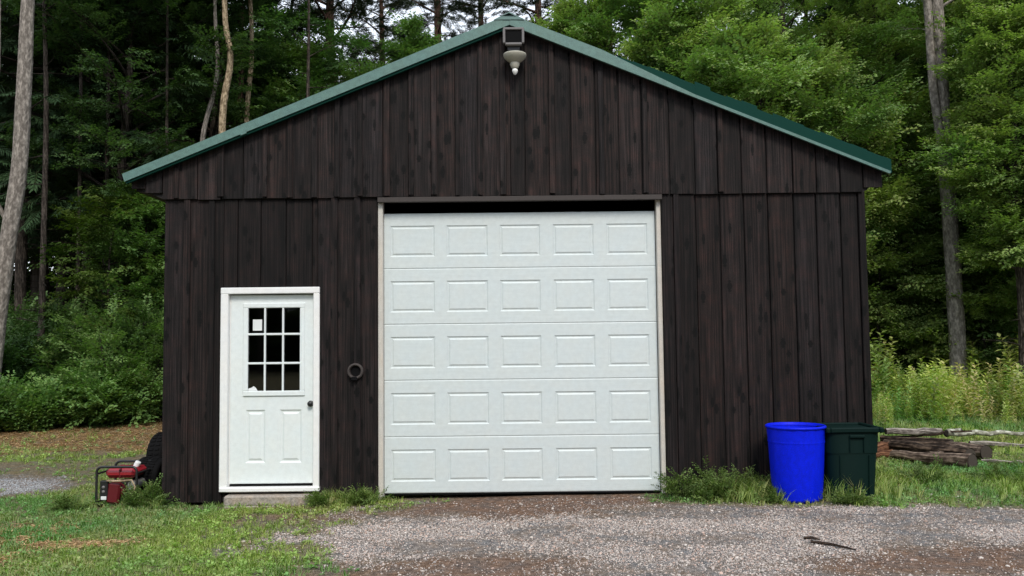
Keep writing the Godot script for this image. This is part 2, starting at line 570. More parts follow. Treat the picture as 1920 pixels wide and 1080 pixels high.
func pebble(r: RandomNumberGenerator) -> ArrayMesh:
	var b := MB.new()
	var t := (1.0 + sqrt(5.0)) / 2.0
	var p := [Vector3(-1, t, 0), Vector3(1, t, 0), Vector3(-1, -t, 0), Vector3(1, -t, 0), Vector3(0, -1, t), Vector3(0, 1, t), Vector3(0, -1, -t), Vector3(0, 1, -t), Vector3(t, 0, -1), Vector3(t, 0, 1), Vector3(-t, 0, -1), Vector3(-t, 0, 1)]
	for i in 12: p[i] = p[i].normalized() * r.randf_range(0.72, 1.15) * Vector3(1.0, 0.62, 0.8)
	var f := [[0, 11, 5], [0, 5, 1], [0, 1, 7], [0, 7, 10], [0, 10, 11], [1, 5, 9], [5, 11, 4], [11, 10, 2], [10, 7, 6], [7, 1, 8], [3, 9, 4], [3, 4, 2], [3, 2, 6], [3, 6, 8], [3, 8, 9], [4, 9, 5], [2, 4, 11], [6, 2, 10], [8, 6, 7], [9, 8, 1]]
	for q in f: b.poly([p[q[0]], p[q[1]], p[q[2]]], Vector3.ZERO)
	return b.mesh(false)

func spin(s: float, tilt := 0.0) -> Basis:
	return Basis(Vector3.UP, rng.randf() * TAU) * Basis(Vector3.RIGHT, rr(-tilt, tilt)) * Basis.from_scale(Vector3(s, s, s))

func build_covering() -> void:
	rng.seed = 101
	var r := RandomNumberGenerator.new()
	r.seed = 77
	var tufts := [grass_tuft(r, 11, 0.075, 0.05, 0.007), grass_tuft(r, 13, 0.06, 0.06, 0.006)]
	var ros := rosette(r, 9, 0.04)
	var pebs := [pebble(r), pebble(r), pebble(r)]
	var gw := [[], []]
	var gt := [[], []]
	var cw := []
	var ct := []
	# zones: x0, x1, z0, z1, count
	var zones := [[-7.5, -0.3, -0.6, 4.2, 30000], [-13.0, -3.6, -5.0, -0.6, 12000], [-15.0, -5.0, -13.0, -5.0, 13000], [1.2, 9.0, -2.0, 1.6, 12000], [3.7, 14.0, -9.0, -2.0, 13000], [5.0, 19.0, -18.0, -9.0, 15000], [-3.7, 3.7, 0.0, 0.5, 2500]]
	for zn in zones:
		for i in zn[4]:
			var x: float = rr(zn[0], zn[1])
			var z: float = rr(zn[2], zn[3])
			var k := cover(x, z)
			if rng.randf() > k.y * 0.9 - 0.06: continue
			if absf(x) < 3.72 and z < 0.05 and z > -9.1: continue
			var patch := wob.get_noise_2d(x * 16.0 + 9.0, z * 16.0)
			var dry := wob2.get_noise_2d(x * 9.0, z * 9.0 + 70.0)
			var col := Color(0.47, 0.57, 0.17).lerp(Color(0.24, 0.45, 0.17), clampf(0.5 + patch * 1.4, 0.0, 1.0))
			col = col.lerp(Color(0.56, 0.48, 0.25), clampf(0.30 + dry * 1.5, 0.0, 0.85) * rng.randf())
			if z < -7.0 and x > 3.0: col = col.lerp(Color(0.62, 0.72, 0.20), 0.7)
			var f := rr(0.75, 1.2)
			col = Color(col.r * f, col.g * f, col.b * f)
			var s := rr(0.45, 0.98)
			if x > 4.4 and x < 6.3 and z > -3.2 and z < -1.0: s *= 0.9
			elif x > 3.6 and z < 0.2: s *= 1.5
			elif z > 0.6 and x < -1.5 and patch > 0.1: s *= 1.35
			if z < -9.0 and x > 0.0: s *= rr(1.5, 3.2)
			elif z < -4.0: s *= 1.4
			if rng.randf() < 0.33:
				cw.append(Transform3D(spin(rr(0.5, 1.15) * (1.35 if z < -4.0 else 1.0), 0.2), Vector3(x, ground_y(x, z) - 0.004, z)))
				ct.append(Color(col.r * 0.80, col.g * 0.92, col.b * 0.85))
			else:
				var w = i % 2
				gw[w].append(Transform3D(spin(s, 0.25), Vector3(x, ground_y(x, z) - 0.004, z)))
				gt[w].append(col)
	for w in 2:
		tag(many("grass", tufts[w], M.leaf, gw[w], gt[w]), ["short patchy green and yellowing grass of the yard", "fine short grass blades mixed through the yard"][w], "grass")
	tag(many("ground_cover", ros, M.leaf, cw, ct), "small broad leaved clover and weeds among the grass", "ground cover")
	# gravel
	var sw := [[], [], []]
	var st := [[], [], []]
	for i in 250000:
		var x := rr(-2.6, 8.0)
		var z := rr(0.0, 4.2)
		if i % 9 == 0:
			x = rr(-8.5, -4.6)
			z = rr(-3.2, -0.4)
		var k := cover(x, z)
		var dn := clampf(0.55 + wob.get_noise_2d(x * 30.0, z * 45.0) * 1.6, 0.12, 1.0)
		if rng.randf() > k.x * dn + 0.03 * (1.0 if z > 0.1 and x > -2.2 else 0.0): continue
		var s := rr(0.0038, 0.0088)
		if rng.randf() < 0.03: s = rr(0.010, 0.017)
		var q := rng.randf()
		var col := Color(0.37, 0.345, 0.33)
		if q < 0.20: col = Color(0.48, 0.46, 0.44)
		elif q < 0.42: col = Color(0.25, 0.24, 0.24)
		elif q < 0.58: col = Color(0.42, 0.33, 0.29)
		elif q < 0.605: col = Color(0.60, 0.59, 0.57)
		if x < -4.0: col = col.lerp(Color(0.34, 0.36, 0.40), 0.6)
		var f := rr(0.8, 1.2)
		var w := i % 3
		sw[w].append(Transform3D(spin(s, 0.6), Vector3(x, ground_y(x, z) + s * 0.25, z)))
		st[w].append(Color(col.r * f * (1.10 if x > -4.0 else 1.0), col.g * f * 1.02, col.b * f * (0.96 if x > -4.0 else 1.0)))
	for w in 3:
		tag(many("gravel", pebs[w], M.stone, sw[w], st[w]), ["loose grey gravel stones of the drive", "pale and brown stones in the drive gravel", "dark and pink stones in the drive gravel"][w], "gravel")
	# dry needles and straw
	var b := MB.new()
	for i in 7:
		var a := r.randf() * TAU
		var d := Vector3(cos(a), r.randf_range(-0.05, 0.12), sin(a))
		b.leaf(Vector3(r.randf_range(-0.05, 0.05), r.randf_range(0.002, 0.012), r.randf_range(-0.05, 0.05)), d.normalized(), Vector3.UP, r.randf_range(0.05, 0.10), 0.006)
	var lw := []
	var lt := []
	for i in 26000:
		var x := rr(-14.0, -3.7)
		var z := rr(-12.0, -2.0)
		if i % 6 == 0:
			x = rr(-5.0, -2.6)
			z = rr(0.9, 2.4)
		var k := cover(x, z)
		if rng.randf() > k.z: continue
		lw.append(Transform3D(spin(rr(0.7, 1.5), 0.15), Vector3(x, ground_y(x, z) + 0.004, z)))
		var f := rr(0.6, 1.3)
		lt.append(Color(0.60 * f, 0.43 * f, 0.24 * f))
	tag(many("needle_litter", b.mesh(), M.litter, lw, lt), "tan dry pine needles lying on the bare strip by the woods", "needle litter")

# ---------------------------------------------------------------- foliage pieces
func leaf_spray(r: RandomNumberGenerator, count: int, length: float, ls: float) -> ArrayMesh:
	var b := MB.new()
	b.tube([Vector3.ZERO, Vector3(length * 0.5, 0.01, 0), Vector3(length * 0.95, -0.02, 0)], [0.004, 0.003, 0.001], 3, Color(0.8, 0.6, 0.6), false)
	for i in count:
		var t := 0.12 + 0.88 * float(i) / (count - 1)
		var side := -1.0 if i % 2 == 0 else 1.0
		var a := side * r.randf_range(0.5, 1.35)
		if i == count - 1: a = 0.0
		var d := Vector3(cos(a), r.randf_range(-0.45, 0.2), sin(a)).normalized()
		var nn := (Vector3(r.randf_range(-0.5, 0.5), 1.0, r.randf_range(-0.5, 0.5))).normalized()
		nn = (nn - d * nn.dot(d)).normalized()
		var g := r.randf_range(0.75, 1.3)
		var l := ls * r.randf_range(0.75, 1.2)
		b.leaf(Vector3(length * t, 0.01 + r.randf_range(-0.05, 0.05), side * r.randf_range(0.0, 0.07)), d, nn, l, l * 0.72, Color(g * r.randf_range(0.9, 1.2), g, g * 0.9))
	return b.mesh()

func needle_frond(r: RandomNumberGenerator, count: int, length: float, nl: float, wid: float, flat: float) -> ArrayMesh:
	var b := MB.new()
	b.tube([Vector3.ZERO, Vector3(length, -0.03, 0)], [0.006, 0.002], 3, Color(1.2, 0.7, 0.6), false)
	for i in count:
		var t := 0.08 + 0.92 * float(i) / (count - 1)
		var side := -1.0 if i % 2 == 0 else 1.0
		var roll := r.randf_range(-flat, flat)
		var a := side * r.randf_range(0.55, 1.1) * (1.0 - t * 0.4)
		var d := (Basis(Vector3.RIGHT, roll) * Vector3(cos(a), -0.12, sin(a))).normalized()
		var nn := Vector3(0, 1, 0)
		nn = (nn - d * nn.dot(d)).normalized()
		var g := r.randf_range(0.7, 1.3)
		b.leaf(Vector3(length * t, 0, 0), d, nn, nl * (1.1 - 0.5 * t) * r.randf_range(0.8, 1.2), wid, Color(g, g, g))
	return b.mesh()

var sprays := []
var big_sprays := []
var fronds := []
var tufty := []

func make_sprays() -> void:
	var r := RandomNumberGenerator.new()
	r.seed = 31
	for i in 3: sprays.append(leaf_spray(r, 22, 0.50, 0.084))
	for i in 2: big_sprays.append(leaf_spray(r, 28, 0.75, 0.14))
	for i in 2: fronds.append(needle_frond(r, 34, 0.60, 0.19, 0.022, 0.35))
	for i in 2: tufty.append(needle_frond(r, 40, 0.34, 0.16, 0.012, 3.1))

func facing(dir: Vector3, droop: float) -> Basis:
	var d := Vector3(dir.x, dir.y - droop, dir.z).normalized()
	var side := d.cross(Vector3.UP)
	if side.length() < 0.1: side = Vector3.RIGHT
	side = side.normalized()
	var up := side.cross(d)
	return Basis(d, up, side) * Basis(Vector3.RIGHT, rr(-0.7, 0.7))

func bend(a: Vector3, b: Vector3, amount: float, steps: int) -> Array:
	var out := []
	var off := Vector3(rr(-1, 1), rr(-0.2, 0.8), rr(-1, 1)) * amount
	for i in steps + 1:
		var t := float(i) / steps
		out.append(a.lerp(b, t) + off * sin(t * PI))
	return out

# path: points of the trunk from the ground up, rad: radii; limbs from h0 up; reach: longest limb
# side: 0 = limbs all round, else a preferred azimuth and how strongly
func tree(called: String, label: String, at: Vector3, path: Array, rad: Array, bark: Material, crown: Dictionary, group := "trees of the wood round the clearing", category := "tree") -> Node3D:
	var o := thing(called, label, category, at, group)
	var b := MB.new()
	var pts := []
	var rs := []
	for i in path.size() - 1:
		var n := 5
		for k in n:
			var t := float(k) / n
			var p0: Vector3 = path[maxi(i - 1, 0)]
			var p3: Vector3 = path[mini(i + 2, path.size() - 1)]
			pts.append((path[i] as Vector3).cubic_interpolate(path[i + 1], p0, p3, t))
			rs.append(lerpf(rad[i], rad[i + 1], t))
	pts.append(path[-1])
	rs.append(rad[-1])
	rs[0] *= 1.35
	if rs.size() > 1: rs[1] *= 1.1
	b.tube(pts, rs, 12 if rad[0] > 0.07 else 7, Color.WHITE, false, 0.05, at.x)
	var where := []
	var tint := []
	var top: float = path[-1].y
	var h0: float = crown.get("from", 2.0)
	var n_limbs: int = crown.get("limbs", 26)
	var reach: float = crown.get("reach", 2.5)
	var rise: float = crown.get("rise", 0.45)
	var twigs: int = crown.get("twigs", 6)
	var per: int = crown.get("per", 6)
	var scale_: float = crown.get("size", 1.0)
	var droop: float = crown.get("droop", 0.25)
	var base: Color = crown.get("color", Color(0.06, 0.11, 0.025))
	var tone: Color = crown.get("tone", Color(0.10, 0.14, 0.025))
	var shape: float = crown.get("shape", 0.0)   # 0 round, 1 cone
	var az := rr(0, TAU)
	for i in n_limbs:
		var u := (i + rr(0.0, 0.8)) / n_limbs
		var h := lerpf(h0, top * 0.985, u)
		var j := 0
		while j < pts.size() - 2 and pts[j + 1].y < h: j += 1
		var f := clampf((h - pts[j].y) / maxf(0.01, pts[j + 1].y - pts[j].y), 0.0, 1.0)
		var a: Vector3 = pts[j].lerp(pts[j + 1], f)
		az += 2.399 + rr(-0.5, 0.5)
		var az2 := az
		if crown.has("toward") and rng.randf() < 0.6: az2 = crown.toward + rr(-0.9, 0.9)
		var prof := lerpf(sin(PI * (0.18 + 0.78 * u)), 1.0 - 0.9 * u, shape)
		var l := reach * maxf(0.18, prof) * rr(0.5, 1.25)
		var dir := Vector3(cos(az2), rise + rr(-0.2, 0.2) + u * 0.3, sin(az2)).normalized()
		var e := a + dir * l + Vector3(0, -droop * l * 0.45, 0)
		var lp := bend(a, e, l * 0.09, 4)
		var lr0 := clampf(rs[j] * 0.42, 0.008, 0.016 + l * 0.014)
		b.tube(lp, [lr0, lr0 * 0.8, lr0 * 0.6, lr0 * 0.42, lr0 * 0.2], 5, Color.WHITE, false)
		var shade := rr(0.0, 1.0)
		var cb := base.lerp(tone, shade * 0.9)
		for w in twigs:
			var tt := lerpf(0.28, 1.0, (w + rr(0.0, 0.9)) / twigs)
			var k0 := mini(int(tt * 4.0), 3)
			var s: Vector3 = lp[k0].lerp(lp[k0 + 1], tt * 4.0 - k0)
			var ta := rr(-1.25, 1.25)
			var td := (dir.rotated(Vector3.UP, ta) + Vector3(0, rr(-0.35, 0.3), 0)).normalized()
			var tl := l * rr(0.2, 0.38) * (1.15 - tt * 0.5)
			var te := s + td * tl - Vector3(0, droop * tl * 0.5, 0)
			b.tube([s, s.lerp(te, 0.55) + Vector3(0, 0.03, 0), te], [lr0 * 0.3, lr0 * 0.2, 0.003], 3, Color.WHITE, false)
			for q in per:
				var p := s.lerp(te, rr(0.2, 1.05)) + Vector3(rr(-1, 1), rr(-0.9, 0.7), rr(-1, 1)) * 0.24 * scale_
				var d := td.rotated(Vector3.UP, rr(-1.1, 1.1))
				var sc := scale_ * rr(0.7, 1.2)
				where.append(Transform3D(facing(d, droop + rr(-0.2, 0.35)) * Basis.from_scale(Vector3(sc, sc, sc)), p))
				var g := rr(0.75, 1.25)
				var cc := cb.lerp(tone, rng.randf() * 0.3)
				tint.append(Color(cc.r * g, cc.g * g, cc.b * g))
	var stubs: int = crown.get("stubs", 0)
	for i in stubs:
		var h := rr(top * 0.08, h0)
		var j := 0
		while j < pts.size() - 2 and pts[j + 1].y < h: j += 1
		var a := rr(0, TAU)
		var l := rr(0.25, 1.1)
		var s: Vector3 = pts[j].lerp(pts[j + 1], clampf((h - pts[j].y) / maxf(0.01, pts[j + 1].y - pts[j].y), 0.0, 1.0))
		b.tube(bend(s, s + Vector3(cos(a), rr(-0.25, 0.2), sin(a)) * l, 0.08, 3), [0.014, 0.011, 0.007, 0.003], 4, Color.WHITE, false)
	for q in crown.get("extra", []): b.tube(q[0], q[1], 7, Color.WHITE, false)
	part("trunk", b.mesh(true, false), bark, o)
	if where.size():
		var kind: String = crown.get("leaf", "leaf")
		var pick: Array = {"leaf": sprays, "big": big_sprays, "frond": fronds, "tuft": tufty}[kind]
		many("crown", pick[rng.randi() % pick.size()], M.leaf if kind in ["leaf", "big"] else M.needle, where, tint, o)
	return o

func shrub(called: String, label: String, at: Vector3, h: float, w: float, count: int, base: Color, tone: Color, group: String, size := 1.0, category := "shrub") -> void:
	var o := thing(called, label, category, at, group)
	var b := MB.new()
	var where := []
	var tint := []
	var stems := 7 + int(w * 4.0)
	for i in stems:
		var a := rr(0, TAU)
		var out := sqrt(rng.randf()) * w * 0.5
		var e := Vector3(cos(a) * out, h * rr(0.55, 1.0) * (1.0 - 0.35 * pow(out / (w * 0.5), 2.0)), sin(a) * out)
		var lp := bend(Vector3(cos(a) * out * 0.25, -0.03, sin(a) * out * 0.25), e, 0.08 * h, 4)
		b.tube(lp, [0.012 * h + 0.003, 0.010 * h, 0.008 * h, 0.005 * h, 0.002], 4, Color.WHITE, false)
		var lum := rng.randf()
		for q in count / stems:
			var t := rr(0.12, 1.0)
			var k0 := mini(int(t * 4.0), 3)
			var s: Vector3 = lp[k0].lerp(lp[k0 + 1], t * 4.0 - k0)
			var d := Vector3(rr(-1, 1), rr(-0.2, 0.7), rr(-1, 1)).normalized()
			var p := s + d * rr(0.0, 0.3) * minf(h, 1.6) * (0.4 + 0.4 * t)
			p.y = maxf(p.y, 0.03)
			var sc := size * rr(0.65, 1.15)
			where.append(Transform3D(facing(d + e.normalized() * 0.5, 0.15) * Basis.from_scale(Vector3(sc, sc, sc)), p))
			var g := rr(0.7, 1.25)
			var cc := base.lerp(tone, clampf(lum * 0.7 + rng.randf() * 0.4, 0.0, 1.0))
			tint.append(Color(cc.r * g, cc.g * g, cc.b * g))
	part("stem", b.mesh(true, false), M.dark, o)
	many("foliage", sprays[rng.randi() % 3], M.leaf, where, tint, o)

# a ground point from a direction as seen over the yard: x slope from the middle, distance from the road side
func spot(slope: float, dist: float) -> Vector3:
	var x := slope * dist
	var z := 8.83 - dist
	return Vector3(x, ground_y(x, z) - 0.03, z)

func straight(h: float, lean := 0.0, wig := 0.15) -> Array:
	var p := []
	for i in 5:
		var t := i / 4.0
		p.append(Vector3(lean * h * t + rr(-wig, wig) * t, h * t, rr(-wig, wig) * t))
	return p

func taper(r: float) -> Array: return [r, r * 0.88, r * 0.72, r * 0.5, r * 0.16]

func build_woods() -> void:
	rng.seed = 202
	make_sprays()
	var dk := Color(0.055, 0.105, 0.045)
	var dt := Color(0.125, 0.215, 0.080)
	var md := Color(0.105, 0.205, 0.068)
	var mt := Color(0.20, 0.315, 0.10)
	var br := Color(0.185, 0.315, 0.105)
	var bt := Color(0.38, 0.475, 0.16)
	# --- the big pale trunk at the clearing's left edge
	tree("beech_tree", "big pale grey smooth trunk curving up at the clearing's left edge, left of the garage", spot(-0.613, 16.8), [Vector3.ZERO, Vector3(0.16, 2.1, 0), Vector3(0.36, 3.8, 0.03), Vector3(0.52, 5.2, 0), Vector3(0.58, 7.2, 0), Vector3(0.66, 10.0, 0), Vector3(0.95, 15.0, 0)], [0.175, 0.16, 0.155, 0.15, 0.14, 0.115, 0.04], M.beech,
		{"from": 9.6, "limbs": 20, "reach": 3.2, "color": dk, "tone": md, "per": 7, "extra": [[[Vector3(0.36, 4.0, 0), Vector3(0.08, 4.6, 0.1), Vector3(-0.0, 5.6, 0.15), Vector3(0.12, 7.2, 0.1), Vector3(0.05, 9.0, 0)], [0.05, 0.045, 0.04, 0.03, 0.01]]]})
	# --- dark conifers left
	var left := [[-0.575, 21.0, 0.15, "slim dark conifer close behind the big pale grey trunk"], [-0.528, 24.0, 0.17, "dark conifer trunk, second from the big pale grey trunk"], [-0.497, 21.5, 0.13, "thin dark conifer in the gloom, third from the big pale grey trunk"], [-0.475, 27.0, 0.20, "thick brown conifer trunk deep in the shade above the left bushes"], [-0.448, 23.0, 0.12, "thin dark conifer above the light green sapling"], [-0.425, 26.0, 0.18, "dark conifer standing just left of the roof's left tip"],
		[-0.39, 22.0, 0.14, "dark conifer rising right over the roof's left tip"], [-0.63, 24.0, 0.2, "dark conifer at the photo's left border, behind the pale trunk"], [-0.56, 29.0, 0.2, "far dark conifer seen between the pale trunk and its dark neighbours"], [-0.51, 31.0, 0.2, "far dark conifer deep in the wood on the left"], [-0.455, 33.0, 0.2, "far dark conifer deep in the wood above the leafy sapling"], [-0.41, 30.0, 0.2, "far dark conifer behind the roof's left tip"]]
	for q in left:
		tree("conifer_tree", q[3], spot(q[0], q[1]), straight(rr(14, 18), rr(-0.01, 0.01)), taper(q[2]), M.dark, {"from": 5.2, "limbs": 60, "reach": 2.3, "rise": 0.05, "droop": 0.5, "twigs": 5, "per": 4, "leaf": "frond", "shape": 0.75, "color": Color(0.022, 0.050, 0.022), "tone": Color(0.048, 0.092, 0.034), "stubs": 26, "size": 1.25})
	# --- thin pale stems left of the middle of the roof
	tree("slender_tree", "thin grey curved stem, leftmost of the pale stems above the left roof slope", spot(-0.366, 20.0), [Vector3(-0.1, 0, 0), Vector3(0.05, 3.5, 0), Vector3(0.0, 6.3, 0), Vector3(0.34, 8.0, 0), Vector3(0.27, 10.0, 0), Vector3(0.4, 13.5, 0)], [0.075, 0.07, 0.06, 0.05, 0.04, 0.012], M.grey, {"from": 9.8, "limbs": 12, "reach": 1.8, "color": dk, "tone": md})
	tree("slender_tree", "brightest pale crooked stem above the left roof slope", spot(-0.342, 19.5), [Vector3(0, 0, 0), Vector3(0.02, 3.5, 0), Vector3(0.0, 6.8, 0), Vector3(0.17, 8.2, 0), Vector3(0.02, 9.6, 0), Vector3(0.1, 14.0, 0)], [0.10, 0.09, 0.08, 0.07, 0.06, 0.015], M.pale, {"from": 10.0, "limbs": 12, "reach": 1.8, "color": dk, "tone": md})
	tree("slender_tree", "reddish brown straight stem beside the brightest pale stem", spot(-0.325, 21.5), straight(15.0, 0.006, 0.1), taper(0.12), M.pine, {"from": 10.0, "limbs": 12, "reach": 1.8, "color": dk, "tone": md})
	tree("slender_tree", "pale tan wavering stem, rightmost of the pale stems above the left roof slope", spot(-0.311, 21.0), [Vector3(0, 0, 0), Vector3(0.05, 4.0, 0), Vector3(-0.05, 7.0, 0), Vector3(0.07, 9.0, 0), Vector3(0.0, 11.0, 0), Vector3(0.1, 14.5, 0)], [0.08, 0.075, 0.066, 0.056, 0.048, 0.012], M.pale, {"from": 10.5, "limbs": 12, "reach": 1.8, "color": dk, "tone": md})
	tree("slender_tree", "thin brown stem with bare side twigs next to the rightmost pale stem", spot(-0.287, 23.0), straight(15.0, -0.004, 0.1), taper(0.10), M.pine, {"from": 10.5, "limbs": 14, "reach": 1.8, "color": dk, "tone": md, "stubs": 14})
	# --- tall pines behind the roof
	var pines := [[-0.212, 25.0, 0.24, 15.5, 9.0, "tall dark pine trunk rising behind the left roof slope"], [-0.083, 34.0, 0.26, 21.0, 12.8, "pine with sparse tufts against the sky, first left of the ridge"], [-0.035, 40.0, 0.25, 23.0, 14.0, "pine with sparse tufts against the sky, just left of the ridge"], [0.033, 32.0, 0.24, 20.0, 12.0, "pine with a thin dark trunk just right of the ridge"], [0.121, 27.0, 0.27, 19.0, 10.0, "reddish barked pine above the right roof slope"], [-0.155, 38.0, 0.25, 20.0, 11.0, "pine half hidden by leaves where the sky shows left of the ridge"], [0.07, 38.0, 0.22, 20.0, 12.5, "far pine in the sky gap right of the ridge"], [0.425, 24.0, 0.13, 16.0, 9.0, "thin reddish pine trunk high between the bright leafy trees"]]
	for q in pines:
		tree("pine_tree", q[5], spot(q[0], q[1]), straight(q[3], rr(-0.006, 0.006), 0.2), taper(q[2]), M.pine, {"from": q[4], "limbs": 30, "reach": 2.4, "rise": 0.25, "droop": 0.1, "twigs": 5, "per": 6, "leaf": "tuft", "color": Color(0.035, 0.06, 0.028), "tone": Color(0.07, 0.095, 0.045), "stubs": 16, "size": 1.35})
	# --- leafy trees left of and behind the roof
	var lv := [[-0.46, 20.5, 11.0, 4.2, 2.6, dk, dt, "dark leafy tree whose boughs hang above the roof's left tip"], [-0.40, 24.5, 13.0, 3.5, 3.0, dk, dt, "dark leafy tree filling the wood behind the thin grey stem"], [-0.27, 27.0, 13.5, 4.0, 3.0, dk, md, "dark leafy tree between the pale stems and the tall pine trunk"], [-0.245, 22.5, 9.6, 3.0, 2.0, md, mt, "small green leafy tree beside the tall dark pine, over the left slope"], [-0.175, 23.0, 9.0, 3.0, 1.9, md, mt, "green leafy tree under the bright sky gap, over the left slope"], [-0.115, 29.0, 12.6, 3.0, 1.9, md, mt, "leafy tree with a pointed top in the sky gap left of the ridge"], [-0.02, 30.0, 11.6, 4.0, 2.2, md, mt, "leafy tree just showing behind the ridge"],
		[-0.35, 21.5, 12.0, 4.4, 2.4, dk, dt, "dark leafy tree close behind the roof's left half, left of the pale stems"], [-0.50, 23.0, 12.5, 4.6, 2.7, dk, dt, "dark leafy tree between the big pale grey trunk and the roof's left tip"], [-0.30, 25.0, 10.5, 5.0, 2.2, dk, md, "leafy tree seen between the pale stems"],
		[-0.55, 26.5, 14.0, 5.0, 3.2, dk, dt, "dark leafy tree with a high crown behind the big pale grey trunk"]]
	for q in lv:
		tree("leafy_tree", q[7], spot(q[0], q[1]), straight(q[2], rr(-0.02, 0.02), 0.3), taper(0.06 + q[2] * 0.008), M.dark, {"from": q[3], "limbs": 44, "reach": q[4], "color": q[5], "tone": q[6], "per": 9, "twigs": 7, "size": rr(0.75, 1.1), "stubs": 10})
	# --- bright leafy trees right
	var rt := [[0.095, 25.0, 11.5, 3.5, 2.4, md, bt, "green leafy tree directly right of the ridge, above the right slope"], [0.165, 24.0, 12.0, 3.0, 2.6, md, mt, "dark green leafy tree behind the reddish pine, above the right slope"], [0.235, 21.0, 10.5, 2.6, 2.5, br, bt, "yellow green leafy tree over the middle of the right slope"], [0.315, 22.5, 12.5, 2.5, 2.9, br, bt, "bright yellow green tree over the broken grey trunk"], [0.385, 22.0, 9.5, 1.6, 2.6, br, bt, "leafy tree hanging over the roof's right tip"], [0.43, 23.0, 12.5, 1.8, 2.7, md, bt, "mid green leafy tree between the roof's right tip and the twin grey trunk"], [0.60, 21.0, 12.0, 2.4, 2.6, br, bt, "pale green leafy tree right of the twin grey trunk"], [0.60, 23.5, 13.0, 1.6, 3.0, md, bt, "bright leafy tree at the photo's right border"], [0.455, 28.0, 15.0, 4.0, 3.4, md, mt, "tall leafy tree behind the twin grey trunk"], [0.26, 29.0, 15.0, 5.0, 3.6, dk, mt, "tall dark green tree behind the yellow green trees over the right slope"], [0.36, 30.0, 15.5, 5.0, 3.6, dk, mt, "tall dark tree behind the roof's right tip"], [0.56, 29.0, 15.0, 3.0, 3.6, dk, mt, "tall tree deep in the wood near the photo's right border"], [0.275, 19.5, 8.5, 3.2, 2.0, br, bt, "small yellow green tree close behind the right roof slope"], [0.35, 20.0, 8.0, 2.6, 2.1, md, bt, "small green tree close behind the roof's right half"], [0.462, 21.5, 8.5, 2.0, 1.6, br, bt, "small leafy tree close left of the twin grey trunk"], [0.625, 18.6, 8.0, 2.0, 1.9, br, bt, "pale leafy tree nearest at the photo's right border"], [0.195, 21.5, 9.8, 3.6, 2.1, md, bt, "leafy green tree close behind the upper right roof slope"],
		[0.595, 18.0, 9.0, 2.8, 1.3, br, bt, "slim leafy tree whose boughs reach toward the twin grey trunk"],
		[0.66, 20.5, 12.0, 2.5, 2.8, br, bt, "leafy tree just past the photo's right border"]]
	for q in rt:
		tree("leafy_tree", q[7], spot(q[0], q[1]), straight(q[2], rr(-0.02, 0.02), 0.3), taper(0.05 + q[2] * 0.007), M.dark, {"from": q[3], "limbs": 50, "reach": q[4], "color": q[5], "tone": q[6], "per": 10, "twigs": 7, "size": rr(0.75, 1.1), "stubs": 10})
	tree("twin_trunk_tree", "tall grey twin trunk rising right of the garage", spot(0.520, 19.4), [Vector3(0, 0, 0), Vector3(-0.02, 3.0, 0), Vector3(-0.1, 6.0, 0), Vector3(-0.12, 8.0, 0), Vector3(-0.18, 11.0, 0), Vector3(-0.2, 16.0, 0)], [0.19, 0.175, 0.165, 0.15, 0.125, 0.05], M.beech,
		{"from": 8.5, "limbs": 20, "reach": 3.0, "color": br, "tone": bt, "per": 6, "extra": [[[Vector3(-0.16, 5.2, 0.1), Vector3(-0.36, 7.2, 0.1), Vector3(-0.42, 9.5, 0.1), Vector3(-0.5, 13.0, 0)], [0.10, 0.10, 0.09, 0.04]]]})
	tree("grey_tree", "dim grey trunk at the wood's edge near the photo's right border", spot(0.578, 25.0), straight(15, 0.0, 0.1), taper(0.24), M.grey, {"from": 6.0, "limbs": 22, "reach": 2.8, "color": md, "tone": bt})
	tree("dead_trunk", "broken pale grey trunk standing behind the right roof slope", spot(0.302, 19.5), [Vector3(0, 0, 0), Vector3(0.02, 3.0, 0), Vector3(0.0, 5.5, 0), Vector3(-0.03, 7.6, 0)], [0.22, 0.19, 0.165, 0.15], M.grey, {"from": 6.5, "limbs": 3, "reach": 0.8, "twigs": 2, "per": 2, "color": br, "tone": bt})
	var slim := [[-0.552, 19.0, 0.075, "slim grey trunk close right of the big pale grey trunk"], [-0.512, 20.0, 0.06, "thin grey brown trunk, second right of the big pale grey trunk"], [-0.478, 20.5, 0.07, "slim grey brown trunk rising behind the light green sapling"], [-0.452, 21.0, 0.06, "thin grey trunk left of the roof's left tip"], [-0.405, 20.0, 0.05, "thin brown trunk above the roof's left tip"], [-0.245, 20.5, 0.06, "thin dark stem just left of the tall dark pine"]]
	for q in slim:
		tree("slender_tree", q[3], spot(q[0], q[1]), straight(14, rr(-0.01, 0.01), 0.18), taper(q[2]), M.dark, {"from": 8.5, "limbs": 12, "reach": 1.6, "color": dk, "tone": md, "stubs": 18})
	tree("slender_tree", "thin pale trunk high between the twin grey trunk and the photo's right border", spot(0.565, 21.0), straight(14, 0.0, 0.12), taper(0.085), M.grey, {"from": 9.0, "limbs": 12, "reach": 1.8, "color": br, "tone": bt})
	var low := [[0.425, 21.0, 4.6, 1.5, "leafy sapling beside the garage's right wall, reaching the roof tip"], [0.462, 22.0, 3.6, 1.4, "leafy sapling in the shade between garage and twin grey trunk"], [0.495, 21.0, 3.0, 1.2, "low spreading sapling just left of the twin grey trunk"], [0.556, 20.0, 3.6, 1.0, "pale leafy sapling just right of the twin grey trunk"], [0.59, 20.5, 5.0, 1.6, "leafy sapling under the boughs at the photo's right border"], [0.445, 25.0, 5.5, 2.0, "broad leafy sapling further back beside the garage's right wall"], [0.53, 25.5, 5.0, 2.0, "broad leafy sapling deep behind the twin grey trunk"]]
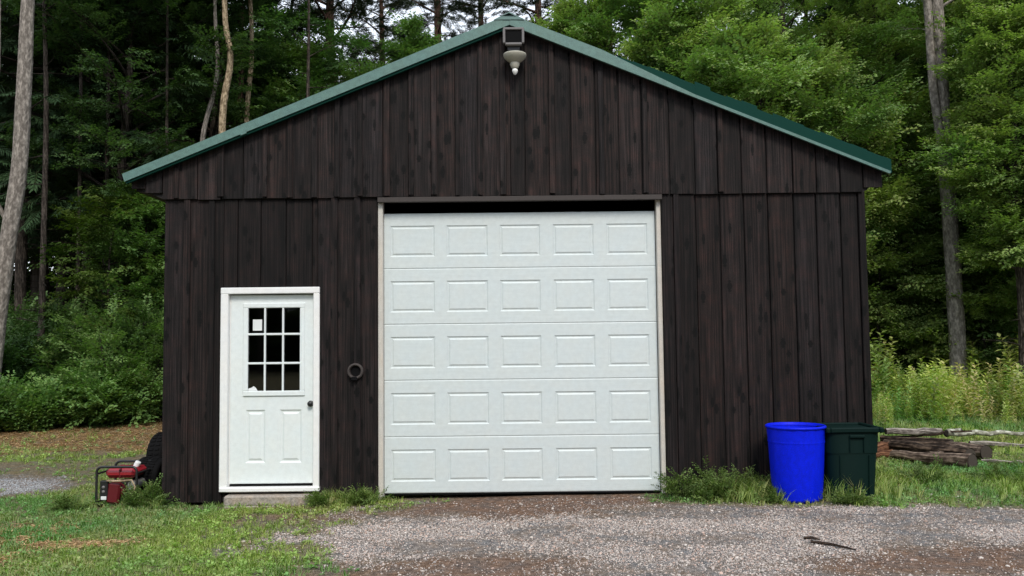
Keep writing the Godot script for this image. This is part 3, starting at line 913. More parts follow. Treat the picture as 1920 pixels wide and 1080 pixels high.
	for q in low:
		tree("sapling", q[4], spot(q[0], q[1]), straight(q[2], rr(-0.03, 0.03), 0.15), taper(0.035), M.dark, {"from": 0.7, "limbs": 24, "reach": q[3], "color": md, "tone": bt, "twigs": 5, "per": 6, "rise": 0.2})
	var thin := [[0.452, 24.0, "thin dark stem in the shade right of the garage"], [0.475, 27.0, "thin grey stem, second from the garage in the right hand shade"], [0.49, 23.0, "slim dark stem close left of the twin grey trunk's foot"], [0.547, 24.5, "slim stem close right of the twin grey trunk's foot"], [0.60, 28.0, "thin stem far in the shade at the photo's right border"]]
	for q in thin:
		tree("slender_tree", q[2], spot(q[0], q[1]), straight(12, rr(-0.02, 0.02), 0.15), taper(rr(0.06, 0.1)), M.dark, {"from": 5.0, "limbs": 16, "reach": 1.6, "color": md, "tone": mt})
	# --- saplings and shrubs left
	tree("sapling", "leafy sapling with light green boughs left of the garage wall", spot(-0.475, 19.0), straight(5.2, 0.03, 0.15), taper(0.045), M.dark, {"from": 1.2, "limbs": 20, "reach": 1.3, "color": Color(0.05, 0.10, 0.02), "tone": Color(0.11, 0.16, 0.03), "twigs": 5, "per": 5, "rise": 0.15})
	tree("sapling", "dense leafy sapling touching the garage's left corner in the view", spot(-0.425, 19.5), straight(5.0, 0.0, 0.15), taper(0.05), M.dark, {"from": 0.7, "limbs": 30, "reach": 1.4, "color": md, "tone": mt, "twigs": 6, "per": 6})
	tree("sapling", "young leafy tree under the roof's left tip", spot(-0.40, 21.0), straight(6.4, 0.0, 0.15), taper(0.05), M.dark, {"from": 1.5, "limbs": 28, "reach": 1.6, "color": dk, "tone": mt, "twigs": 6, "per": 6})
	var sh := [[-0.61, 17.6, 1.9, 2.0, dk, Color(0.06, 0.12, 0.045), "bluish green bush at the foot of the big pale grey trunk"], [-0.565, 18.3, 2.0, 2.0, dk, Color(0.07, 0.13, 0.04), "rounded green bush next to the bluish bush by the pale trunk"], [-0.525, 19.2, 1.8, 2.2, dk, dt, "dark bush in the middle of the left hand thicket"], [-0.485, 18.6, 2.5, 2.2, dk, mt, "tall bush below the light green sapling"], [-0.445, 18.2, 2.9, 2.2, dk, mt, "tall leafy bush beside the garage's left wall"], [-0.41, 19.0, 2.4, 2.0, dk, dt, "dark bush half hidden by the garage's left wall"], [-0.63, 16.2, 0.9, 1.6, md, mt, "low light green bush at the photo's left border"], [-0.585, 19.5, 2.6, 2.4, dk, dt, "broad dark bush behind the bluish bush by the pale trunk"], [-0.545, 20.5, 3.0, 2.4, dk, dt, "tall dark bush in the gloom behind the rounded green bush"], [-0.50, 20.5, 3.2, 2.4, dk, mt, "tall green bush behind the light green sapling"], [-0.46, 17.6, 1.5, 1.8, md, mt, "low green bush at the thicket's edge near the garage's left wall"], [-0.50, 17.4, 1.1, 1.8, md, mt, "low bush at the thicket's edge above the tan bare strip"], [-0.575, 16.6, 0.75, 1.7, md, mt, "low spreading weedy bush in front of the rounded green bush"], [-0.66, 18.0, 2.2, 2.4, dk, dt, "dark bush just outside the photo's left border"]]
	for q in sh: shrub("shrub", q[6], spot(q[0], q[1]), q[2], q[3], 1000, (q[4] as Color) * 1.25, (q[5] as Color) * 1.25, "bushes along the left edge of the clearing", 0.9)
	# --- undergrowth right
	var ur := [[0.425, 24.0, 1.2, 2.2, "low green bush just right of the garage wall, at the wood's edge"], [0.468, 25.0, 1.3, 2.4, "dark fern like bush in the shade left of the twin grey trunk"], [0.505, 22.0, 0.9, 2.0, "low bush at the foot of the twin grey trunk"], [0.55, 23.5, 1.3, 2.6, "broad low bush right of the twin grey trunk's foot"], [0.60, 22.0, 1.1, 2.4, "low bush at the photo's right border"], [0.64, 20.0, 1.1, 2.2, "bush just outside the photo's right border"]]
	for q in ur: shrub("shrub", q[4], spot(q[0], q[1]), q[2], q[3], 700, md * 1.4, mt * 1.4, "bushes under the trees right of the garage", 0.85)
	var ct := [[0.44, 20.5, "bright weedy clump close to the garage's right corner in the view"], [0.478, 19.5, "bright yellow green weed clump behind the log pile"], [0.52, 20.0, "tall weed clump behind the pale branch"], [0.57, 19.0, "bright weed clump above the pale branch's end"], [0.61, 18.0, "weed clump at the photo's right border"], [0.50, 18.0, "low weed clump nearest behind the log pile"]]
	for q in ct: shrub("weed_clump", q[2], spot(q[0], q[1]), rr(0.6, 0.9), rr(1.3, 1.9), 420, Color(0.34, 0.50, 0.10), Color(0.62, 0.68, 0.18), "tall weeds in the clearing right of the garage", 0.6, "weeds")
	# --- tall weeds and undergrowth that nobody could count
	var rw := RandomNumberGenerator.new()
	rw.seed = 55
	var stalk := MB.new()
	stalk.tube([Vector3.ZERO, Vector3(0.03, 0.5, 0.01), Vector3(0.0, 1.0, 0.02)], [0.006, 0.005, 0.002], 3, Color(0.9, 0.8, 0.6), false)
	for i in 30:
		var t := 0.12 + 0.88 * i / 29.0
		var a := i * 2.4 + rw.randf() * 0.5
		var d := Vector3(cos(a), rw.randf_range(0.1, 0.9), sin(a)).normalized()
		var nn := (Vector3.UP - d * d.y).normalized()
		var g := rw.randf_range(0.75, 1.3)
		stalk.leaf(Vector3(0.02, t, 0.01), d, nn, rw.randf_range(0.12, 0.22) * (1.15 - 0.6 * t), 0.055, Color(g * rw.randf_range(0.9, 1.2), g, g * 0.9))
	var ww := []
	var wt := []
	for i in 15000:
		var x := rr(3.9, 20.0)
		var z := rr(-19.5, -4.6)
		if i % 4 == 0:
			x = rr(-16.0, -6.0)
			z = rr(-13.5, -8.8)
			if z > -10.4 - 0.25 * (x + 11.0) * (1.0 if x > -11.0 else 0.3): continue
		var dens := 0.55 + wob.get_noise_2d(x * 14.0, z * 14.0) * 1.2
		if x > 0.0 and z > -6.0: dens -= (z + 6.0) * 0.2
		if rng.randf() > dens: continue
		var s := rr(0.35, 0.85) * (1.15 if z < -9.0 else 0.75)
		ww.append(Transform3D(spin(s, 0.3), Vector3(x, ground_y(x, z) - 0.01, z)))
		var dry := clampf(0.2 + wob2.get_noise_2d(x * 7.0 + 30.0, z * 7.0) * 2.6, 0.0, 1.0)
		s *= clampf(1.0 + wob.get_noise_2d(x * 22.0 + 5.0, z * 22.0) * 1.6, 0.45, 1.7)
		ww[-1] = Transform3D(spin(s, 0.4), Vector3(x, ground_y(x, z) - 0.01, z))
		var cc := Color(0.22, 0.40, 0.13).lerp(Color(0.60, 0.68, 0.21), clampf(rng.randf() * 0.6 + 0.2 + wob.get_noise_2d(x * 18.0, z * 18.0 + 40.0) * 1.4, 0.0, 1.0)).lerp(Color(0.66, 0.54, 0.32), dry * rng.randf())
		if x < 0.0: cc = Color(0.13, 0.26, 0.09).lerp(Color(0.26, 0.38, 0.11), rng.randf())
		var g := rr(0.75, 1.2)
		wt.append(Color(cc.r * g, cc.g * g, cc.b * g))
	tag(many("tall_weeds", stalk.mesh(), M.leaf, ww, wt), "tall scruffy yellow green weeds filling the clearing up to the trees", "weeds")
	var tall := grass_tuft(rw, 16, 0.30, 0.06, 0.009)
	var aw := []
	var at_ := []
	for i in 2600:
		var x := rr(1.6, 9.0)
		var z := rr(-4.0, 0.9)
		if i % 3 == 0:
			x = rr(1.6, 3.7)
			z = rr(0.08, 0.55)
		elif i % 3 == 1:
			x = rr(-4.8, -1.4)
			z = rr(0.03, 0.25) if x > -3.65 else rr(-1.2, 0.3)
			if x > -3.55 and x < -1.9: continue
			if x > -4.35 and x < -3.72 and z > -0.05: continue
		if absf(x) < 3.72 and z < 0.03: continue
		if cover(x, z).x > 0.3 or rng.randf() > 0.35 + wob.get_noise_2d(x * 30.0, z * 30.0): continue
		if x > 4.3 and x < 6.4 and z > -3.4 and z < -0.7: continue
		aw.append(Transform3D(spin(rr(0.3, 0.85) * (0.75 if x < 0.0 else 1.0), 0.45), Vector3(x, ground_y(x, z) - 0.01, z)))
		var cc := Color(0.34, 0.50, 0.14).lerp(Color(0.66, 0.60, 0.30), rng.randf() * rng.randf())
		at_.append(cc)
	tag(many("tall_grass", tall, M.leaf, aw, at_), "tall loose grass blades along the wall feet and round the logs", "grass")
	# --- far wood all round
	var fw := []
	var ft := []
	var tw := []
	var ttint := []
	for i in 110000:
		var a := rr(0, TAU)
		var d := rr(34.0, 52.0)
		var p := Vector3(sin(a) * d, 0, 8.83 - cos(a) * d)
		var sl := atan2(p.x, 8.83 - p.z)
		var hmax := 17.0
		if cos(a) > 0.0 and absf(sl + 0.03) < 0.26: hmax = lerpf(9.0, 13.0, clampf(absf(sl + 0.03) / 0.26, 0.0, 1.0))
		if cos(a) < 0.35 and cos(a) > -2.0: hmax = 12.0
		hmax *= 0.85 + 0.3 * wob.get_noise_2d(p.x * 12.0, p.z * 12.0)
		p.y = hmax * (pow(rng.randf(), 0.8) if i % 4 else rng.randf() * 0.3)
		var clump := wob2.get_noise_3d(p.x * 6.0, p.y * 9.0, p.z * 6.0)
		if clump < -0.12 and p.y > 4.0: continue
		var s := rr(1.3, 2.2)
		fw.append(Transform3D(facing(Vector3(rr(-1, 1), rr(-0.2, 0.3), rr(-1, 1)), 0.2) * Basis.from_scale(Vector3(s, s, s)), p))
		var g := rr(0.7, 1.3)
		var cc := Color(0.035, 0.07, 0.02).lerp(Color(0.10, 0.155, 0.034), clampf((0.5 + 0.5 * sin(a)) * 0.7 + clump, 0.0, 1.0))
		ft.append(Color(cc.r * g, cc.g * g, cc.b * g))
	tag(many("far_woods", big_sprays[0], M.leaf, fw, ft), "green mass of the far woods closing in the clearing all round", "woods")
	var tb := MB.new()
	tb.tube([Vector3.ZERO, Vector3(0.05, 5, 0), Vector3(0, 10, 0.05)], [0.16, 0.13, 0.07], 6, Color.WHITE, false)
	for i in 520:
		var a := rr(0, TAU)
		var d := rr(31.0, 50.0)
		var p := Vector3(sin(a) * d, -0.1, 8.83 - cos(a) * d)
		var s := rr(0.7, 1.3)
		tw.append(Transform3D(spin(s, 0.03), p))
		var g := rr(0.04, 0.12)
		ttint.append(Color(g, g * 0.85, g * 0.72))
	tag(many("woods_trunks", tb.mesh(), M.litter, tw, ttint), "dim trunks standing deep in the far woods", "woods")

# ---------------------------------------------------------------- garage
var RIDGE := 4.925
var SLOPE := 0.4085
const XL := -3.60
const XR := 3.665

func rake_y(x: float) -> float: return RIDGE - absf(x) * SLOPE

func bx_of(px: float) -> float: return -3.619 + (px - 308.0) * 0.005566

func board(parent: Node, called: String, xl: float, xr: float, yb: float, ytl: float, ytr: float, z0: float, z1: float, mats: Array) -> void:
	var b := MB.new()
	var c := 0.005
	var uo := rng.randf() * 5.0
	var vo := rng.randf() * 5.0
	var sec := [Vector2(xl, z0), Vector2(xl, z1 - c), Vector2(xl + c, z1), Vector2(xr - c, z1), Vector2(xr, z1 - c), Vector2(xr, z0)]
	var inside := Vector3((xl + xr) * 0.5, yb + 0.3 * (minf(ytl, ytr) - yb), (z0 + z1) * 0.5)
	var top := []
	var bot := []
	for s in sec:
		var t: float = (s.x - xl) / (xr - xl)
		top.append(Vector3(s.x, lerpf(ytl, ytr, t), s.y))
		bot.append(Vector3(s.x, yb, s.y))
	for i in 5:
		var q := [bot[i], bot[i + 1], top[i + 1], top[i]]
		var us := []
		for p in q: us.append(Vector2((p.x - xl - (p.z - z1) + uo) / 1.0, (p.y + vo) / 2.4))
		var mid: Vector3 = (q[0] + q[1] + q[2] + q[3]) * 0.25
		b.poly(q, Vector3(inside.x, mid.y, inside.z), Color.WHITE, us)
	var tu := []
	for p in top: tu.append(Vector2(p.x, p.z))
	b.poly(top, inside, Color.WHITE, tu)
	b.poly(bot, inside, Color.WHITE, tu)
	part(called, b.mesh(true, false), mats[rng.randi() % mats.size()], parent)

func prism(poly: Array, z0: float, z1: float) -> ArrayMesh:
	var b := MB.new()
	var f := []
	var k := []
	var mid := Vector3.ZERO
	for p in poly:
		f.append(Vector3(p.x, p.y, z1))
		k.append(Vector3(p.x, p.y, z0))
		mid += Vector3(p.x, p.y, (z0 + z1) * 0.5)
	mid /= poly.size()
	b.poly(f, mid)
	b.poly(k, mid)
	for i in poly.size():
		var j := (i + 1) % poly.size()
		b.poly([f[i], f[j], k[j], k[i]], mid)
	return b.mesh(true, false)

func boxm(at: Vector3, size: Vector3, ch := 0.0, turn := Basis.IDENTITY) -> ArrayMesh:
	var b := MB.new()
	b.box(at, size, ch, turn)
	return b.mesh(true, false)

func build_garage() -> void:
	rng.seed = 303
	var g := thing("garage", "dark stained board garage with a green metal roof and white doors", "garage")
	# backing behind the boards, with the openings left free
	var fw := part("front_wall", boxm(Vector3((XL - 2.95) * 0.5, 1.6, -0.065), Vector3(-2.95 - XL - 0.02, 3.1, 0.12)), M.backing, g)
	part("backing", boxm(Vector3((-2.02 - 1.39) * 0.5, 1.6, -0.065), Vector3(0.63, 3.1, 0.12)), M.backing, fw)
	part("backing", boxm(Vector3(-2.485, 2.69, -0.065), Vector3(0.924, 0.92, 0.12)), M.backing, fw)
	part("backing", boxm(Vector3((1.565 + XR) * 0.5, 1.6, -0.065), Vector3(XR - 1.565 - 0.02, 3.1, 0.12)), M.backing, fw)
	part("backing", prism([Vector2(-3.93, 3.30), Vector2(-3.60, 3.155), Vector2(3.66, 3.155), Vector2(3.84, 3.29), Vector2(0, RIDGE - 0.02)], -0.125, 0.026), M.backing, fw)
	# lower boards left of the big door
	var seams := [305.5, 349.0, 398.0, 448.0, 491.0, 538.0, 587.0, 625.0, 671.0, 706.5]
	for i in seams.size() - 1:
		var a := bx_of(seams[i]) + 0.003
		var b := bx_of(seams[i + 1]) - 0.003
		if i == 0: a = XL
		if i == seams.size() - 2: b = -1.395
		var z1 := rr(0.019, 0.024)
		var yb := 0.035 + rr(-0.012, 0.012)
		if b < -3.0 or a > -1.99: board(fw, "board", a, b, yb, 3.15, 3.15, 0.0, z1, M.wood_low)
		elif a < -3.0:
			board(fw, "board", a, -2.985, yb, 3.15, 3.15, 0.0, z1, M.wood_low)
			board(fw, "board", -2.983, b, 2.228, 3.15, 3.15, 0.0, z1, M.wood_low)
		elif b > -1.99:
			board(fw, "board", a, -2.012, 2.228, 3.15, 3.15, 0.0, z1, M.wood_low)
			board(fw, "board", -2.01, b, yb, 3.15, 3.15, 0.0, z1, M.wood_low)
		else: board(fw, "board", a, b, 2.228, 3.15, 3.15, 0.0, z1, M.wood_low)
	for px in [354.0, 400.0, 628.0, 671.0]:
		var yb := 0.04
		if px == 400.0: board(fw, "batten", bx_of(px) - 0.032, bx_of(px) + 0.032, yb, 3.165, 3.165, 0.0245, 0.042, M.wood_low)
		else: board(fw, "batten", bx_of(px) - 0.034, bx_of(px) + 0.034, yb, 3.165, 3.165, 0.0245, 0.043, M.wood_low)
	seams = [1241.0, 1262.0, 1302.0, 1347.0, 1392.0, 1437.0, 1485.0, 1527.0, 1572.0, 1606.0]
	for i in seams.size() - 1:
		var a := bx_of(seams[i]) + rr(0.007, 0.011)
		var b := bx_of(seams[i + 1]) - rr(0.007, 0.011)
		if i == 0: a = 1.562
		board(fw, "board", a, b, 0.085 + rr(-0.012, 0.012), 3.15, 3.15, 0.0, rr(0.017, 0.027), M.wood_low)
	board(fw, "batten", bx_of(1266) - 0.03, bx_of(1266) + 0.03, 0.09, 3.16, 3.16, 0.0275, 0.043, M.wood_low)
	board(fw, "corner_board", bx_of(1606) + 0.003, XR + 0.012, 0.085, 3.16, 3.16, 0.0, 0.034, M.wood_low)
	# gable boards
	var gb := part("gable", boxm(Vector3(0.09, 3.126, 0.038), Vector3(2.95, 0.052, 0.05), 0.004), M.rust, g)
	seams = [250.0, 276.0, 308.0, 374.0, 417.0, 459.0, 500.0, 546.0, 589.0, 630.0, 676.0, 720.0, 768.0, 810.0, 856.0, 900.0, 944.0, 985.0, 1034.0, 1070.0, 1117.0, 1160.0, 1204.0, 1254.0, 1301.0, 1345.0, 1388.0, 1435.0, 1484.0, 1528.0, 1572.0, 1615.0, 1652.0]
	for i in seams.size() - 1:
		var gap := rr(0.003, 0.006) if i < 18 else rr(0.006, 0.010)
		var a := bx_of(seams[i]) + gap
		var b := bx_of(seams[i + 1]) - gap
		var yb := 3.155 + rr(-0.006, 0.006)
		if i == 0: yb = 3.272
		elif i == 1: yb = 3.225
		elif i == seams.size() - 2: yb = 3.205
		if a < 0.0 and b > 0.0:
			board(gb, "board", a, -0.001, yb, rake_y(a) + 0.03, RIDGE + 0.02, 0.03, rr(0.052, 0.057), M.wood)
			board(gb, "board", 0.001, b, yb, RIDGE + 0.02, rake_y(b) + 0.03, 0.03, rr(0.052, 0.057), M.wood)
			continue
		board(gb, "board", a, b, yb, rake_y(a) + 0.03, rake_y(b) + 0.03, 0.03, rr(0.047, 0.060), M.wood)
	for px in [334.0, 417.0, 500.0, 546.0, 592.0, 634.0, 676.0, 727.0, 773.0, 815.0, 859.0, 902.0, 944.0, 1036.0, 1128.0, 1210.0, 1350.0]:
		var a := bx_of(px) - rr(0.022, 0.034)
		var b := bx_of(px) + rr(0.022, 0.034)
		board(gb, "batten", a, b, 3.16 + rr(0, 0.02), rake_y(a) + 0.02, rake_y(b) + 0.02, 0.061, 0.074, M.wood)
	# side and rear walls of boards
	var side := part("side_wall", boxm(Vector3(XL + 0.06, 1.74, -4.56), Vector3(0.1, 3.46, 8.86)), M.backing, g)
	var side2 := part("side_wall", boxm(Vector3(XR - 0.06, 1.73, -4.56), Vector3(0.1, 3.44, 8.86)), M.backing, g)
	var b0 := MB.new()
	b0.box(Vector3(0, 1.62, 0), Vector3(0.02, 3.2, 0.243), 0.004)
	var bm := b0.mesh(true, false)
	for i in 36:
		for s in 2:
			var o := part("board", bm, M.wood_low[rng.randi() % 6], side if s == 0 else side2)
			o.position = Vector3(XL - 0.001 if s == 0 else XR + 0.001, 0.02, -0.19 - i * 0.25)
	part("rear_wall", prism([Vector2(XL, 0.0), Vector2(XR, 0.0), Vector2(XR, 3.465), Vector2(0, 4.96), Vector2(XL, 3.48)], -9.12, -9.0), M.wood_low[1], g)
	# eaves
	part("eave_box", prism([Vector2(-3.90, 3.25), Vector2(-3.62, 3.19), Vector2(-3.62, 3.38), Vector2(-3.90, 3.30)], -9.1, 0.022), M.wood_low[4], g)
	part("eave_box", prism([Vector2(3.82, 3.25), Vector2(3.68, 3.19), Vector2(3.68, 3.38), Vector2(3.82, 3.30)], -9.1, 0.022), M.wood_low[4], g)
	# roof: two ribbed sheets, ridge cap, rake trims
	for s in [-1.0, 1.0]:
		var rb := MB.new()
		var e := 3.97 if s < 0 else 3.90
		var zz := 0.125
		var sec := []
		while zz > -9.25:
			for q in [[0.0, 0.0], [0.09, 0.0], [0.105, 0.018], [0.125, 0.018], [0.14, 0.0]]: sec.append(Vector2(zz - q[0], q[1]))
			zz -= 0.23
		for i in sec.size() - 1:
			for lay in 2:
				var off := 0.110 if lay == 0 else 0.095
				var pts := [Vector3(0, RIDGE + off + sec[i].y, sec[i].x), Vector3(0, RIDGE + off + sec[i + 1].y, sec[i + 1].x), Vector3(s * e, RIDGE - e * SLOPE + off + sec[i + 1].y, sec[i + 1].x), Vector3(s * e, RIDGE - e * SLOPE + off + sec[i].y, sec[i].x)]
				rb.poly(pts, Vector3(0, -50 if lay == 0 else 50, -4))
		part("roof_sheet", rb.mesh(true, false), M.roof, g)
		# closing sheet under the roof
		part("roof_deck", prism([Vector2(0, RIDGE + 0.01), Vector2(0, RIDGE + 0.085), Vector2(s * (e - 0.02), RIDGE - e * SLOPE + 0.085), Vector2(s * (e - 0.02), RIDGE - e * SLOPE + 0.03)], -9.2, 0.122), M.backing, g)
	var y0 := RIDGE
	var lt := part("rake_trim", prism([Vector2(0.0, y0 + 0.005), Vector2(0.0, y0 + 0.117), Vector2(-3.995, y0 - 3.995 * SLOPE + 0.116), Vector2(-3.97, y0 - 3.97 * SLOPE + 0.026)], 0.126, 0.152), M.teal, g)
	part("shadow_hem", prism([Vector2(0.0, y0 - 0.022), Vector2(0.0, y0 + 0.003), Vector2(-3.967, y0 - 3.967 * SLOPE + 0.024), Vector2(-3.957, y0 - 3.957 * SLOPE + 0.002)], 0.10, 0.135), M.roof, lt)  # dark strip, widened to paint the shadow line under the left trim
	var xa := bx_of(1130)
	var xb := bx_of(1300)
	var rt := part("rake_trim", prism([Vector2(0.002, y0 + 0.005), Vector2(0.002, y0 + 0.117), Vector2(xa, y0 - xa * SLOPE + 0.122), Vector2(xb, y0 - xb * SLOPE + 0.030), Vector2(xb, y0 - xb * SLOPE - 0.003)], 0.126, 0.155), M.teal, g)  # teal face tapered to paint where the bright sky reflection ends
	part("lip", prism([Vector2(xb, y0 - xb * SLOPE - 0.003), Vector2(xb, y0 - xb * SLOPE + 0.030), Vector2(3.905, y0 - 3.905 * SLOPE + 0.022), Vector2(3.895, y0 - 3.895 * SLOPE - 0.008)], 0.126, 0.155), M.teal, rt)
	for q in [-1.35, -2.72]:
		part("lap", prism([Vector2(q, y0 + q * SLOPE + 0.0055), Vector2(q, y0 + q * SLOPE + 0.1175), Vector2(q - 0.06, y0 + (q - 0.06) * SLOPE + 0.1175), Vector2(q - 0.06, y0 + (q - 0.06) * SLOPE + 0.0055)], 0.127, 0.1545), M.teal, lt)
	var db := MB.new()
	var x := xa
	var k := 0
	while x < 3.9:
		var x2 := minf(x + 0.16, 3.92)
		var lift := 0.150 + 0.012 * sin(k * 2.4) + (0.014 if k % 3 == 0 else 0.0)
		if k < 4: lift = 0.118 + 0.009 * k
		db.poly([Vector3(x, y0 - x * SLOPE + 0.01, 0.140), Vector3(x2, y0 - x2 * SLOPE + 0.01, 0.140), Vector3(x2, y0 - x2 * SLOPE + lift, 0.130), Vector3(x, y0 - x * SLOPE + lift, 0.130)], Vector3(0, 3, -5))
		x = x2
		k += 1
	part("sheet_edge_reflection", db.mesh(true, false), M.roof, rt)  # roof sheet edge; dark band paints the trees mirrored in the metal
	part("ridge_cap", prism([Vector2(-0.16, RIDGE + 0.125 - 0.16 * SLOPE), Vector2(0, RIDGE + 0.14), Vector2(0.16, RIDGE + 0.125 - 0.16 * SLOPE), Vector2(0.16, RIDGE + 0.112 - 0.16 * SLOPE), Vector2(0, RIDGE + 0.128), Vector2(-0.16, RIDGE + 0.112 - 0.16 * SLOPE)], -9.25, 0.158), M.ridge, g)
	# concrete floor inside
	part("floor_slab", boxm(Vector3(0.03, 0.02, -4.6), Vector3(7.0, 0.14, 8.7)), M.concrete, g)
	build_overhead_door(g)
	build_entry_door(g)

func panel_relief(b: MB, x0: float, x1: float, y0: float, y1: float, z: float, d: float, w: float) -> void:
	# groove round a raised field: slopes in, flat, slopes out to the field
	var r := [[0.0, 0.0], [w, -d], [w * 1.7, -d], [w * 2.9, -d * 0.15]]
	for i in 3:
		var a: Array = r[i]
		var c: Array = r[i + 1]
		var o := [Vector3(x0 + a[0], y0 + a[0], z + a[1]), Vector3(x1 - a[0], y0 + a[0], z + a[1]), Vector3(x1 - a[0], y1 - a[0], z + a[1]), Vector3(x0 + a[0], y1 - a[0], z + a[1])]
		var n := [Vector3(x0 + c[0], y0 + c[0], z + c[1]), Vector3(x1 - c[0], y0 + c[0], z + c[1]), Vector3(x1 - c[0], y1 - c[0], z + c[1]), Vector3(x0 + c[0], y1 - c[0], z + c[1])]
		for k in 4:
			var j := (k + 1) % 4
			b.poly([o[k], o[j], n[j], n[k]], Vector3((x0 + x1) * 0.5, (y0 + y1) * 0.5, z - 9.0))
	var e: float = r[3][0]
	b.poly([Vector3(x0 + e, y0 + e, z + r[3][1]), Vector3(x1 - e, y0 + e, z + r[3][1]), Vector3(x1 - e, y1 - e, z + r[3][1]), Vector3(x0 + e, y1 - e, z + r[3][1])], Vector3((x0 + x1) * 0.5, (y0 + y1) * 0.5, z - 9.0))

# a flat front at z with rectangular holes, cut on a grid of its lines
func front_with_holes(b: MB, x0: float, x1: float, y0: float, y1: float, z: float, holes: Array) -> void:
	var xs := [x0, x1]
	var ys := [y0, y1]
	for h in holes:
		for q in [h[0], h[1]]: if not xs.has(q): xs.append(q)
		for q in [h[2], h[3]]: if not ys.has(q): ys.append(q)
	xs.sort()
	ys.sort()
	for i in xs.size() - 1:
		for j in ys.size() - 1:
			var mx: float = (xs[i] + xs[i + 1]) * 0.5
			var my: float = (ys[j] + ys[j + 1]) * 0.5
			var inside := false
			for h in holes:
				if mx > h[0] and mx < h[1] and my > h[2] and my < h[3]: inside = true
			if not inside: b.poly([Vector3(xs[i], ys[j], z), Vector3(xs[i + 1], ys[j], z), Vector3(xs[i + 1], ys[j + 1], z), Vector3(xs[i], ys[j + 1], z)], Vector3(mx, my, z - 5.0))

func build_overhead_door(g: Node) -> void:
	var d := part("overhead_door", boxm(Vector3(0.085, 1.545, -0.125), Vector3(2.84, 2.88, 0.03)), M.garage_white, g)
	var px := [[-1.272, -0.806], [-0.684, -0.250], [-0.126, 0.300], [0.434, 0.862], [0.993, 1.425]]
	var tops := [3.0, 2.418, 1.836, 1.254, 0.672]
	for i in 5:
		var y1: float = tops[i] - 0.001
		var y0: float = tops[i] - 0.582 + 0.001
		if i == 4: y0 = 0.098
		var sb := MB.new()
		var holes := []
		for p in px: holes.append([p[0], p[1], y1 - 0.455, y1 - 0.128])
		front_with_holes(sb, -1.335, 1.505, y0 + 0.008, y1 - 0.008, -0.075, holes)
		for q in [[y0, y0 + 0.008], [y1, y1 - 0.008]]:
			sb.poly([Vector3(-1.335, q[1], -0.075), Vector3(1.505, q[1], -0.075), Vector3(1.505, q[0], -0.079), Vector3(-1.335, q[0], -0.079)], Vector3(0, (y0 + y1) * 0.5, -0.3))
			sb.poly([Vector3(-1.335, q[0], -0.079), Vector3(1.505, q[0], -0.079), Vector3(1.505, q[0], -0.11), Vector3(-1.335, q[0], -0.11)], Vector3(0, (y0 + y1) * 0.5, -0.1))
		for q in [-1.335, 1.505]:
			sb.poly([Vector3(q, y0, -0.076), Vector3(q, y1, -0.076), Vector3(q, y1, -0.11), Vector3(q, y0, -0.11)], Vector3(0, 1, -0.1))
		part("section", sb.mesh(true, false), M.garage_white, d)
		for p in px:
			var pb := MB.new()
			panel_relief(pb, p[0], p[1], y1 - 0.455, y1 - 0.128, -0.075, 0.009, 0.012)
			part("panel", pb.mesh(true, false), M.garage_white, d)
	part("bottom_seal", boxm(Vector3(0.085, 0.085, -0.095), Vector3(2.83, 0.02, 0.03), 0.004), M.rubber, d)
	for q in [[-1.318, 0.19], [1.488, 0.20]]:
		part("screw", boxm(Vector3(q[0], q[1] - 0.06, -0.073), Vector3(0.012, 0.012, 0.006), 0.002), M.grey_frame, d)
	# jambs and stop mouldings
	var j := part("door_jamb", boxm(Vector3(-1.363, 1.58, -0.045), Vector3(0.05, 3.08, 0.10), 0.004), M.jamb, g)
	part("stop", boxm(Vector3(1.535, 1.60, -0.05), Vector3(0.045, 3.04, 0.09), 0.004), M.jamb, j)

